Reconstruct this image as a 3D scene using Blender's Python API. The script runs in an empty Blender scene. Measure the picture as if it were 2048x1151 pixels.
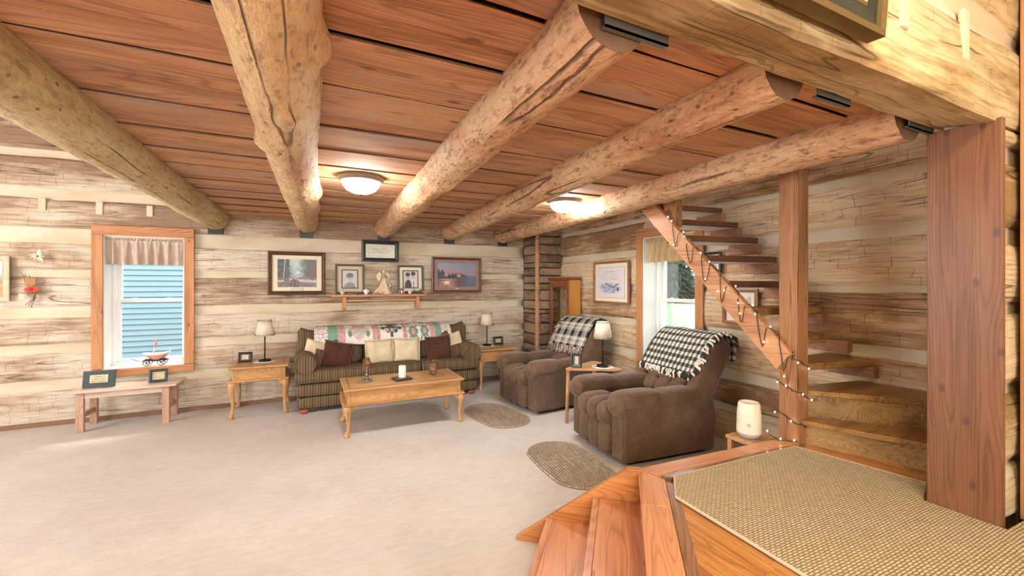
import bpy, bmesh, math, random
from mathutils import Vector, Matrix, noise as mnoise
R = math.radians
random.seed(7)
scene = bpy.context.scene
COL = scene.collection
# ------------------------------------------------------------------ camera
cam = bpy.data.cameras.new('camera'); camo = bpy.data.objects.new('camera', cam); COL.objects.link(camo)
cam.sensor_width = 36.0; cam.lens = 36.0 * 840 / 2048; cam.shift_y = -7.5 / 2048; cam.clip_start = 0.02; cam.clip_end = 500
camo.location = (0, 0, 1.45); camo.rotation_euler = (R(90), 0, -math.atan2(404, 840))
scene.camera = camo
# ------------------------------------------------------------------ world, sun, large lights, exposure
world = bpy.data.worlds.new('overcast_sky'); scene.world = world; world.use_nodes = True
bg = world.node_tree.nodes['Background']; bg.inputs[0].default_value = (0.86, 0.94, 1.0, 1); bg.inputs[1].default_value = 3.0
def area(name, loc, rot, sx, sy, power, col):
    l = bpy.data.lights.new(name, 'AREA'); l.shape = 'RECTANGLE'; l.size = sx; l.size_y = sy; l.energy = power; l.color = col
    o = bpy.data.objects.new(name, l); COL.objects.link(o); o.location = loc; o.rotation_euler = rot; return o
def point(name, loc, rad, power, col, parent=None):
    l = bpy.data.lights.new(name, 'POINT'); l.shadow_soft_size = rad; l.energy = power; l.color = col
    o = bpy.data.objects.new(name, l); COL.objects.link(o); o.location = loc; o.parent = parent; return o
sl = bpy.data.lights.new('sun', 'SUN'); sl.energy = 18.0; sl.angle = R(18); sl.color = (1, .97, .92)
so = bpy.data.objects.new('sun', sl); COL.objects.link(so)
so.rotation_euler = Vector((.05, .205, .42)).to_track_quat('Z', 'Y').to_euler()
area('left_fill', (-4.45, 3.2, 1.6), (0, R(-90), 0), 1.6, 2.6, 85, (1, .98, .96))  # added fill light out of view; the left wall has no window
area('kitchen_fill', (-.6, -2.4, 1.7), (R(90), 0, 0), 3.0, 1.3, 100, (1, .98, .95))  # unseen fill added behind the camera to lift the ambient level
point('kitchen_ceiling_lamp', (.75, -.15, 2.72), .14, 46, (1, .80, .46))
point('left_lamp', (-3.35, 5.2, 1.95), .10, 5, (1, .72, .45))
scene.view_settings.view_transform = 'Standard'; scene.view_settings.look = 'None'
scene.view_settings.exposure = 1.12; scene.view_settings.gamma = 1.0; scene.view_settings.use_curve_mapping = False

# ------------------------------------------------------------------ material helpers
MATS = {}
class G:
    def __init__(s, name):
        s.m = bpy.data.materials.new(name); s.m.use_nodes = True; s.t = s.m.node_tree
        s.b = s.t.nodes['Principled BSDF']
    def n(s, typ, ins=None, **kw):
        nd = s.t.nodes.new(typ)
        for k, v in kw.items(): setattr(nd, k, v)
        for k, v in (ins or {}).items():
            if hasattr(v, 'is_linked') or isinstance(v, bpy.types.NodeSocket): s.t.links.new(v, nd.inputs[k])
            else: nd.inputs[k].default_value = v
        return nd
    def math(s, op, a, b=0.5, clamp=False):
        return s.n('ShaderNodeMath', {0: a, 1: b}, operation=op, use_clamp=clamp).outputs[0]
    def mix(s, f, a, b, bt='MIX'):
        nd = s.n('ShaderNodeMix', data_type='RGBA', blend_type=bt)
        for k, v in ((0, f), (6, a), (7, b)):
            if isinstance(v, bpy.types.NodeSocket): s.t.links.new(v, nd.inputs[k])
            else: nd.inputs[k].default_value = (*v, 1) if isinstance(v, tuple) and len(v) == 3 else v
        return nd.outputs[2]
    def ramp(s, f, stops):
        nd = s.n('ShaderNodeValToRGB', {0: f}); cr = nd.color_ramp
        while len(cr.elements) < len(stops): cr.elements.new(.5)
        for e, (p, c) in zip(cr.elements, stops):
            e.position = p; e.color = (*c, 1) if isinstance(c, tuple) else (c, c, c, 1)
        return nd.outputs[0]
    def coord(s, scale=(1, 1, 1), rnd=True):
        tc = s.n('ShaderNodeTexCoord').outputs['Object']
        if rnd:
            oi = s.n('ShaderNodeObjectInfo').outputs['Random']
            off = s.n('ShaderNodeCombineXYZ', {0: s.math('MULTIPLY', oi, 37.0), 1: s.math('MULTIPLY', oi, 91.0), 2: s.math('MULTIPLY', oi, 53.0)}).outputs[0]
            tc = s.n('ShaderNodeVectorMath', {0: tc, 1: off}, operation='ADD').outputs[0]
        return tc
    def map(s, v, scale): return s.n('ShaderNodeMapping', {0: v, 3: scale}).outputs[0]
    def noise(s, v, sc, det=4.0, rough=.55, dist=0.0):
        return s.n('ShaderNodeTexNoise', {'Vector': v, 'Scale': sc, 'Detail': det, 'Roughness': rough, 'Distortion': dist}).outputs[0]
    def out(s, col, rough=.6, bump=None, bs=.3, bd=.01, spec=.35):
        for k, v in (('Base Color', col), ('Roughness', rough)):
            if isinstance(v, bpy.types.NodeSocket): s.t.links.new(v, s.b.inputs[k])
            else: s.b.inputs[k].default_value = (*v, 1) if isinstance(v, tuple) else v
        s.b.inputs['Specular IOR Level'].default_value = spec
        if bump is not None:
            bn = s.n('ShaderNodeBump', {'Strength': bs, 'Distance': bd, 'Height': bump})
            s.t.links.new(bn.outputs[0], s.b.inputs['Normal'])
        MATS[s.m.name] = s.m
        return s.m
def stretch(axis, lo, hi):
    return tuple(lo if i == axis else hi for i in range(3))
def plain(name, col, rough=.5, metal=0.0, var=.08, sc=20, bump=0.0):
    g = G(name); c = g.coord(rnd=False); n = g.noise(c, sc)
    cc = g.mix(n, tuple(x * (1 - var) for x in col), tuple(min(1, x * (1 + var)) for x in col))
    g.b.inputs['Metallic'].default_value = metal
    return g.out(cc, rough, n if bump else None, bump or .1, .004)
def wood(name, c1, c2, axis=0, sc=1.0, rough=.42, knots=0.0, grey=0.0, bump=.15, dark=None, rings=.35, thin=None):
    g = G(name); v = g.coord(); 
    warp = g.noise(g.map(v, stretch(axis, .6, 1.6)), 1.6 * sc, 2)
    wv = g.n('ShaderNodeVectorMath', {0: v, 1: g.n('ShaderNodeCombineXYZ', {(axis + 1) % 3: g.math('MULTIPLY', warp, .12 / sc), (axis + 2) % 3: g.math('MULTIPLY', warp, .07 / sc)}).outputs[0]}, operation='ADD').outputs[0]
    fine = g.noise(g.map(wv, stretch(axis, .55, 24)), 3.2 * sc, 4, .55)
    broad = g.noise(g.map(wv, stretch(axis, .5, 3.5)), 2.1 * sc, 3)
    f = g.math('ADD', g.math('MULTIPLY', fine, .45), g.math('MULTIPLY', broad, .70))
    rg = g.noise(g.map(wv, stretch(axis, .22, 4.6)), 1.6 * sc, 0)
    ring = g.math('PINGPONG', g.math('MULTIPLY', rg, 26.0), .5)
    f2 = g.math('ADD', f, g.math('MULTIPLY', g.math('SUBTRACT', ring, .25), rings * .5))
    col = g.ramp(f2, [(.43, tuple(x * .8 for x in c2)), (.57, tuple((a + b) / 2 for a, b in zip(c1, c2))), (.70, c1)])
    col = g.mix(g.math('MULTIPLY', g.ramp(ring, [(.04, 1.), (.16, 0.)]), min(1, rings * 1.1)), col, tuple(x * .55 for x in c2))
    if grey:
        gm = g.math('MULTIPLY', g.ramp(g.noise(g.map(v, stretch(axis, .5, 3)), 1.7 * sc, 4), [(.52, 0.), (.72, 1.)]), grey)
        col = g.mix(gm, col, (.40, .31, .26))
    if knots:
        if thin is None:
            vo = g.n('ShaderNodeTexVoronoi', {'Vector': g.map(v, stretch(axis, 1.0, 2.2)), 'Scale': 2.6 * sc}).outputs['Distance']; km = g.ramp(vo, [(.05, 1.), (.11, 0.)])
        else:
            sp = g.n('ShaderNodeSeparateXYZ', {0: v}).outputs; wd = 3 - axis - thin
            vo = g.n('ShaderNodeTexVoronoi', {'Vector': g.n('ShaderNodeCombineXYZ', {0: sp[axis], 1: g.math('MULTIPLY', sp[wd], 1.7)}).outputs[0], 'Scale': 3.0 * sc}, voronoi_dimensions='2D').outputs['Distance']
            vo = g.math('ADD', vo, g.math('MULTIPLY', g.math('SUBTRACT', fine, .5), .05)); km = g.ramp(vo, [(.035, 1.), (.075, 0.)])
        col = g.mix(g.math('MULTIPLY', km, knots), col, dark or tuple(x * .32 for x in c2))
    return g.out(col, rough, f2, bump, .004)

# -- hewn log faces: weathered tan / grey / orange, checks along the grain, axe scores across it
def log_mat(name, axis, light, mid, dark, score=1.0):
    g = G(name); v = g.coord()
    A = g.noise(g.map(v, stretch(axis, .6, 1.6)), 1.4, 5, .62)
    B = g.noise(g.map(v, stretch(axis, .9, 9)), 3.4, 6, .62, .3)
    oi = g.n('ShaderNodeObjectInfo').outputs['Random']
    f = g.math('ADD', g.math('ADD', g.math('MULTIPLY', A, 1.1), g.math('MULTIPLY', B, .5)), g.math('MULTIPLY', g.math('SUBTRACT', oi, .5), .22))
    col = g.ramp(f, [(.64, dark), (.76, mid), (.86, light), (1.0, tuple(min(1, x * 1.1) for x in light))])
    st = g.noise(g.map(v, stretch(axis, 1.1, 30)), 3.0, 4, .7)
    col = g.mix(g.math('MULTIPLY', g.ramp(st, [(.34, 1.), (.5, 0.)]), .42), col, tuple(x * .35 for x in dark))
    # long drying cracks
    ck = g.math('ABSOLUTE', g.math('SUBTRACT', g.noise(g.map(v, stretch(axis, .22, 3.6)), 1.7, 2, .5), .5))
    ckm = g.ramp(ck, [(.0015, 1.), (.006, 0.)])
    ckm = g.math('MULTIPLY', ckm, g.ramp(g.noise(v, 2.3, 2), [(.44, 0.), (.56, 1.)]))
    # axe scores: broken brick-like lines
    w = g.noise(v, 3.5, 2)
    sx, sz = (0, 2) if axis == 0 else (1, 2)
    sep = g.n('ShaderNodeSeparateXYZ', {0: v}).outputs
    bx = g.n('ShaderNodeCombineXYZ', {0: g.math('ADD', sep[sx], g.math('MULTIPLY', w, .13)), 1: g.math('ADD', sep[sz], g.math('MULTIPLY', w, .09))}).outputs[0]
    br = g.n('ShaderNodeTexBrick', {'Vector': bx, 'Scale': 5.2, 'Mortar Size': .009, 'Mortar Smooth': .2, 'Brick Width': .62, 'Row Height': .36, 'Color1': (0, 0, 0, 1), 'Color2': (0, 0, 0, 1), 'Mortar': (1, 1, 1, 1)}, offset=.37, squash=1.3).outputs[1]
    brm = g.math('MULTIPLY', br, g.ramp(g.noise(g.map(v, (2.2, 2.2, 3.2)), 1.9, 3), [(.43, 0.), (.54, score)]))
    cm = g.math('MAXIMUM', ckm, brm)
    col = g.mix(g.math('MULTIPLY', cm, .72), col, tuple(x * .22 for x in dark))
    hgt = g.math('SUBTRACT', g.math('ADD', g.math('MULTIPLY', st, .25), g.math('MULTIPLY', B, .6)), cm)
    return g.out(col, .78, hgt, .75, .012, .2)
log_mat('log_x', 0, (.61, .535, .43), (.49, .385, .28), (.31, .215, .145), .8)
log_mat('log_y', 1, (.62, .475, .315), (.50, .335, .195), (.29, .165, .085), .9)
log_mat('log_warm', 0, (.56, .47, .30), (.48, .37, .2), (.30, .2, .09), .6)
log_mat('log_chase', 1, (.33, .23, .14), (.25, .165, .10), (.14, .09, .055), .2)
def chink_mat():
    g = G('chinking'); v = g.coord(rnd=False)
    n = g.noise(g.map(v, (.7, .7, 2)), 2.3, 4); n2 = g.noise(v, 45, 3)
    col = g.ramp(n, [(.36, (.54, .45, .31)), (.55, (.62, .55, .42)), (.72, (.66, .60, .48))])
    return g.out(col, .85, g.math('ADD', g.math('MULTIPLY', n2, .35), n), .35, .01, .15)
chink_mat()
# -- peeled round beam
def beam_mat(name, light, mid, dark, patch):
    g = G(name); v = g.coord()
    A = g.noise(g.map(v, (1.5, .55, 1.5)), 2.2, 5, .62, .4); B = g.noise(g.map(v, (9, .8, 9)), 3.0, 5, .6)
    C = g.noise(g.map(v, (3, 1.6, 3)), 7.5, 5, .7)
    f = g.math('ADD', g.math('MULTIPLY', A, .75), g.math('MULTIPLY', B, .38))
    col = g.ramp(f, [(.40, dark), (.52, mid), (.64, light)])
    pm = g.ramp(C, [(.54, 0.), (.66, patch)])
    col = g.mix(pm, col, tuple(x * .55 for x in dark))
    fl = g.noise(g.map(v, (1, .30, 1)), 42, 4, .65)
    col = g.mix(g.math('MULTIPLY', g.ramp(fl, [(.53, 0.), (.64, 1.)]), .30 + patch * .5), col, tuple(x * .45 for x in dark))
    ck = g.math('ABSOLUTE', g.math('SUBTRACT', g.noise(g.map(v, (4.5, .09, 4.5)), 1.1, 1), .5))
    ckm = g.math('MULTIPLY', g.ramp(ck, [(.002, 1.), (.007, 0.)]), g.ramp(g.noise(g.map(v, (1, .6, 1)), 2.0, 1), [(.47, 0.), (.54, 1.)]))
    vo = g.n('ShaderNodeTexVoronoi', {'Vector': g.map(v, (1, .55, 1)), 'Scale': 24.0, 'Randomness': 1.0}).outputs['Distance']
    pits = g.math('MULTIPLY', g.ramp(vo, [(.10, 1.), (.2, 0.)]), g.ramp(A, [(.45, 1.), (.58, 0.)]))
    dk = g.math('MAXIMUM', ckm, g.math('MULTIPLY', pits, .75))
    col = g.mix(g.math('MULTIPLY', dk, .8), col, tuple(x * .22 for x in dark))
    h = g.math('SUBTRACT', g.math('SUBTRACT', g.math('ADD', C, g.math('MULTIPLY', B, .5)), g.math('MULTIPLY', dk, .8)), g.math('MULTIPLY', fl, .35))
    return g.out(col, .72, h, .8, .02, .2)
beam_mat('beam_pale', (.64, .55, .34), (.56, .44, .24), (.42, .29, .15), .25)
beam_mat('beam_gold', (.68, .51, .28), (.60, .40, .23), (.44, .24, .14), .35)
beam_mat('beam_red', (.64, .45, .28), (.54, .32, .175), (.38, .18, .09), .6)
def carpet_mat():
    g = G('carpet'); v = g.coord(rnd=False)
    n = g.noise(v, 1.3, 4); f = g.noise(v, 260, 2); m = g.noise(g.map(v, (1, 3.2, 1)), 9, 5, .65)
    col = g.ramp(g.math('ADD', g.math('MULTIPLY', n, .5), g.math('MULTIPLY', m, .5)), [(.36, (.52, .475, .435)), (.6, (.63, .595, .56))])
    col = g.mix(g.math('MULTIPLY', g.ramp(f, [(.35, 1.), (.55, 0.)]), .22), col, (.34, .28, .24))
    return g.out(col, .95, g.math('ADD', f, m), .6, .006, .1)
carpet_mat()
wood('ceiling_board_wood', (.58, .33, .18), (.385, .185, .092), 0, 1.0, .8, .8, .75, .6)
wood('pine_trim', (.56, .27, .12), (.44, .20, .08), 2, 1.0, .45, .7, 0, .12, None, .2, 1)
wood('pine_trim_x', (.56, .27, .12), (.42, .185, .075), 0, 1.0, .45, .3)
wood('pine_trim_y', (.56, .27, .12), (.42, .185, .075), 1, 1.0, .45, .3)
wood('jamb_wood', (.20, .088, .043), (.145, .056, .026), 2, 1.0, .38, .62, 0, .1, (.055, .02, .018), .3, 0)
wood('post_wood', (.38, .185, .08), (.24, .105, .042), 2, 1.2, .5, .6, 0, .25, None, .7)
wood('stringer_wood', (.58, .31, .16), (.46, .22, .105), 1, 1.1, .5, .8)
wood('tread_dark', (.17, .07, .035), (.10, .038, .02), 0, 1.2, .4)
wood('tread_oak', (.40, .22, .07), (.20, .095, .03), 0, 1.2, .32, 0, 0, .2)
wood('riser_wood', (.36, .22, .085), (.19, .105, .04), 1, 1.1, .55)
wood('cleat_wood', (.36, .185, .105), (.26, .12, .065), 1, 1.4, .5)
wood('step_pine', (.60, .27, .13), (.45, .175, .075), 0, 1.0, .3, .8, 0, .08, (.20, .08, .05), .3, 2)
wood('nosing_pine', (.62, .30, .15), (.50, .215, .10), 0, 1.2, .32, .3)
wood('stringer_diag', (.56, .25, .09), (.46, .18, .055), 1, 1.0, .3, .2)
wood('landing_oak', (.56, .27, .085), (.40, .165, .045), 1, 1.3, .25, 0, 0, .05)
wood('strip_grey', (.30, .17, .10), (.22, .11, .06), 0, 1.0, .18, 0)
wood('oak', (.60, .35, .15), (.48, .25, .09), 0, 1.4, .3)
wood('oak_leg', (.60, .35, .16), (.46, .24, .09), 2, 1.4, .32)
wood('bench_wood', (.70, .56, .46), (.60, .45, .35), 0, 1.3, .28)
wood('bench_leg_wood', (.56, .37, .26), (.42, .25, .16), 2, 1.3, .4)
wood('ash_table', (.60, .36, .17), (.50, .27, .115), 0, 1.3, .3)
wood('shelf_wood', (.56, .30, .14), (.44, .20, .085), 0, 1.4, .4)
wood('curio_red', (.30, .10, .04), (.19, .055, .022), 2, 1.3, .3)
wood('curio_pine', (.58, .28, .07), (.48, .20, .045), 2, 1.2, .35, .7)
wood('frame_walnut', (.13, .055, .03), (.07, .03, .018), 0, 2, .3)
wood('frame_cherry', (.20, .085, .06), (.13, .05, .035), 0, 2, .3)
wood('frame_oakbrown', (.34, .15, .07), (.25, .10, .045), 0, 2, .4)
wood('frame_pale', (.66, .52, .36), (.56, .43, .29), 0, 2, .5)
wood('stool_wood', (.56, .33, .17), (.45, .24, .11), 0, 1.4, .4)
plain('frame_black', (.018, .024, .022), .35)
plain('frame_grey', (.10, .095, .075), .45)
plain('frame_bronze', (.16, .115, .045), .28, .55)
plain('sign_teal', (.035, .055, .06), .45)
plain('mat_cream', (.72, .66, .52), .8, 0, .03)
plain('mat_tan', (.55, .45, .34), .8, 0, .03)
plain('mat_rose', (.30, .20, .17), .8, 0, .03)
plain('paper', (.80, .78, .72), .8, 0, .03)
plain('paper_tan', (.62, .54, .38), .8, 0, .08)
plain('ink', (.06, .055, .05), .8)
plain('ink_soft', (.34, .33, .30), .8)
plain('white_paint', (.82, .82, .80), .4, 0, .02)
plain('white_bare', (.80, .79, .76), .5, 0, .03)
plain('steel_dark', (.045, .05, .05), .45, .6)
plain('steel_grey', (.16, .18, .18), .4, .4)
plain('bronze_dark', (.05, .035, .028), .4, .4)
plain('black_metal', (.012, .012, .012), .4, .5)
plain('grey_blue', (.20, .26, .33), .5)
plain('end_grain', (.16, .095, .05), .8, 0, .35, 14)
plain('backing_dark', (.16, .12, .09), .9)
plain('plaster_warm', (.62, .50, .34), .9)
plain('doily', (.80, .78, .73), .9, 0, .05, 60, .4)
plain('lace', (.02, .018, .015), .7)
plain('cream_wax', (.80, .78, .70), .5, 0, .02)
plain('pink_wax', (.75, .55, .50), .45)
plain('terracotta', (.58, .27, .20), .6)
plain('white_ceramic', (.80, .78, .75), .3, 0, .03)
plain('gold_leaf', (.55, .38, .20), .6, 0, .25, 40)
plain('raffia', (.62, .48, .30), .8, 0, .25, 60)
plain('silk_cream', (.74, .66, .54), .5, 0, .12, 12)
plain('skin_doll', (.60, .40, .28), .6)
plain('dress_blue', (.30, .28, .32), .6)
plain('berry', (.20, .11, .08), .5)
plain('berry_pale', (.60, .52, .42), .6)
plain('twig', (.12, .07, .045), .8)
plain('red_flower', (.52, .05, .035), .6, 0, .3, 40)
plain('leaf_green', (.09, .13, .06), .7, 0, .3, 30)
plain('husk', (.38, .20, .09), .8, 0, .3, 30)
plain('dry_petal', (.72, .62, .44), .8, 0, .15, 30)
plain('red_glass', (.34, .08, .07), .2)
plain('wire_green', (.02, .025, .02), .6)
plain('device_white', (.78, .72, .58), .35, 0, .03)
plain('device_grey', (.45, .45, .42), .4)
plain('lamp_rim', (.22, .18, .14), .5)
plain('copper', (.30, .17, .09), .25, .8)
plain('pewter', (.22, .21, .20), .3, .8)
plain('tray_slate', (.05, .045, .045), .4)
plain('siding_blue', (.235, .335, .405), .55, 0, .04, 6)
plain('roof_grey', (.16, .17, .18), .9)
plain('house_white', (.40, .42, .45), .7)
plain('house_window', (.10, .14, .20), .2)
plain('lawn_green', (.05, .088, .038), .95, 0, .25, .8)
plain('spruce_green', (.02, .05, .036), .9, 0, .4, 3)
plain('bark', (.12, .08, .05), .9)
plain('handle_pink', (.56, .30, .30), .6)
plain('handle_blue', (.52, .66, .74), .6)
plain('foot_red', (.28, .09, .035), .35)
plain('dark_gap', (.02, .015, .012), .9)
plain('baseboard_brown', (.24, .135, .09), .7, 0, .2, 8)
def glass(name, tint=(1, 1, 1), rough=0.0):
    g = G(name); nt = g.t
    gl = g.n('ShaderNodeBsdfGlossy', {0: (1, 1, 1, 1), 1: .02}); tr = g.n('ShaderNodeBsdfTransparent', {0: (*tint, 1)})
    fr = g.n('ShaderNodeFresnel', {0: 1.45})
    mx = g.n('ShaderNodeMixShader', {0: g.math('MULTIPLY', fr.outputs[0], .8), 1: tr.outputs[0], 2: gl.outputs[0]})
    nt.links.new(mx.outputs[0], nt.nodes['Material Output'].inputs[0]); MATS[name] = g.m
glass('pane_glass', (.96, .98, .98)); glass('jar_glass', (.93, .88, .88))
def emit(name, col, st):
    g = G(name); g.b.inputs['Base Color'].default_value = (*col, 1)
    g.b.inputs['Emission Color'].default_value = (*col, 1); g.b.inputs['Emission Strength'].default_value = st; MATS[name] = g.m
emit('dome_glow', (1, .97, .93), 62.0); emit('bulb_glow', (1, .88, .6), 9.0)
def print_mat(name, rough=.55, bump=0):
    g = G(name); a = g.n('ShaderNodeAttribute', attribute_name='Col').outputs[0]
    if bump:
        n = g.noise(g.coord(rnd=False), bump, 3); g.out(a, rough, n, .3, .004, .2)
    else: g.out(a, rough)
print_mat('print', .35); print_mat('cloth_print', .92, 130)
# -- fabrics
def chenille():
    g = G('chenille_stripe'); v = g.coord(rnd=False); s = g.n('ShaderNodeSeparateXYZ', {0: v}).outputs
    p = g.math('ADD', s[0], g.math('MULTIPLY', s[1], .35))
    w = g.math('PINGPONG', g.math('MULTIPLY', p, 36.0), .5); w2 = g.math('PINGPONG', g.math('MULTIPLY', p, 12.0), .5)
    n = g.noise(v, 120, 3)
    f = g.math('ADD', g.math('MULTIPLY', w, 1.0), g.math('ADD', g.math('MULTIPLY', w2, .35), g.math('MULTIPLY', n, .35)))
    col = g.ramp(f, [(.30, (.085, .056, .030)), (.52, (.14, .098, .052)), (.75, (.20, .145, .08))])
    return g.out(col, .9, f, .5, .004, .15)
chenille()
def suede(name, a, b, sc=5):
    g = G(name); v = g.coord(rnd=False); n = g.noise(v, sc, 5, .6); n2 = g.noise(v, 40, 3)
    col = g.ramp(g.math('ADD', g.math('MULTIPLY', n, .7), g.math('MULTIPLY', n2, .3)), [(.38, a), (.62, b)])
    g.b.inputs['Sheen Weight'].default_value = .35; g.b.inputs['Sheen Roughness'].default_value = .4; g.b.inputs['Sheen Tint'].default_value = (.85, .82, .80, 1)
    return g.out(col, .85, n2, .15, .003, .1)
suede('microfiber', (.105, .063, .039), (.16, .102, .068)); suede('pillow_brown', (.060, .022, .015), (.095, .040, .026))
suede('pillow_mocha', (.115, .062, .038), (.16, .09, .058))
def quilted_cream():
    g = G('pillow_cream'); v = g.coord(rnd=False)
    n = g.noise(v, 70, 3); n2 = g.noise(v, 9, 3)
    return g.out(g.ramp(n2, [(.35, (.60, .50, .33)), (.65, (.70, .61, .43))]), .9, n, .5, .006, .1)
quilted_cream()
def linen(name, a, b):
    g = G(name); v = g.coord(rnd=False); n = g.noise(g.map(v, (1, 1, .3)), 40, 3)
    g.b.inputs['Transmission Weight'].default_value = 0
    return g.out(g.ramp(n, [(.35, a), (.65, b)]), .9, n, .2, .003, .1)
linen('valance_rose', (.46, .37, .30), (.56, .47, .40)); linen('valance_tan', (.52, .38, .20), (.64, .50, .30)); linen('shade_parchment', (.66, .58, .45), (.72, .65, .52))
def sisal(name, a, b, c, sx, sy, off=.5):
    g = G(name); uv = g.n('ShaderNodeUVMap').outputs[0]; v = g.coord(rnd=False)
    wob = g.noise(v, 16, 2)
    uvw = g.n('ShaderNodeVectorMath', {0: uv, 1: g.n('ShaderNodeCombineXYZ', {0: g.math('MULTIPLY', wob, .006), 1: g.math('MULTIPLY', wob, .006)}).outputs[0]}, operation='ADD').outputs[0]
    br = g.n('ShaderNodeTexBrick', {'Vector': g.map(uvw, (sx, sy, 1)), 'Scale': 1.0, 'Mortar Size': .10, 'Mortar Smooth': .9, 'Brick Width': 1.0, 'Row Height': .5, 'Bias': 0.0, 'Color1': (*a, 1), 'Color2': (*b, 1), 'Mortar': (*c, 1)}, offset=off)
    n = g.noise(v, 90, 3); n3 = g.noise(v, 5, 3)
    col = g.mix(g.math('MULTIPLY', n3, .5), br.outputs[0], b); col = g.mix(g.math('MULTIPLY', n, .35), col, c)
    h = g.math('SUBTRACT', g.math('MULTIPLY', n, .4), br.outputs[1])
    return g.out(col, .95, h, .9, .008, .1)
sisal('sisal_rug', (.72, .63, .45), (.58, .48, .31), (.20, .145, .075), 34, 46)
sisal('braid_rug', (.64, .56, .45), (.40, .31, .21), (.15, .11, .07), 66, 11)
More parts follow.
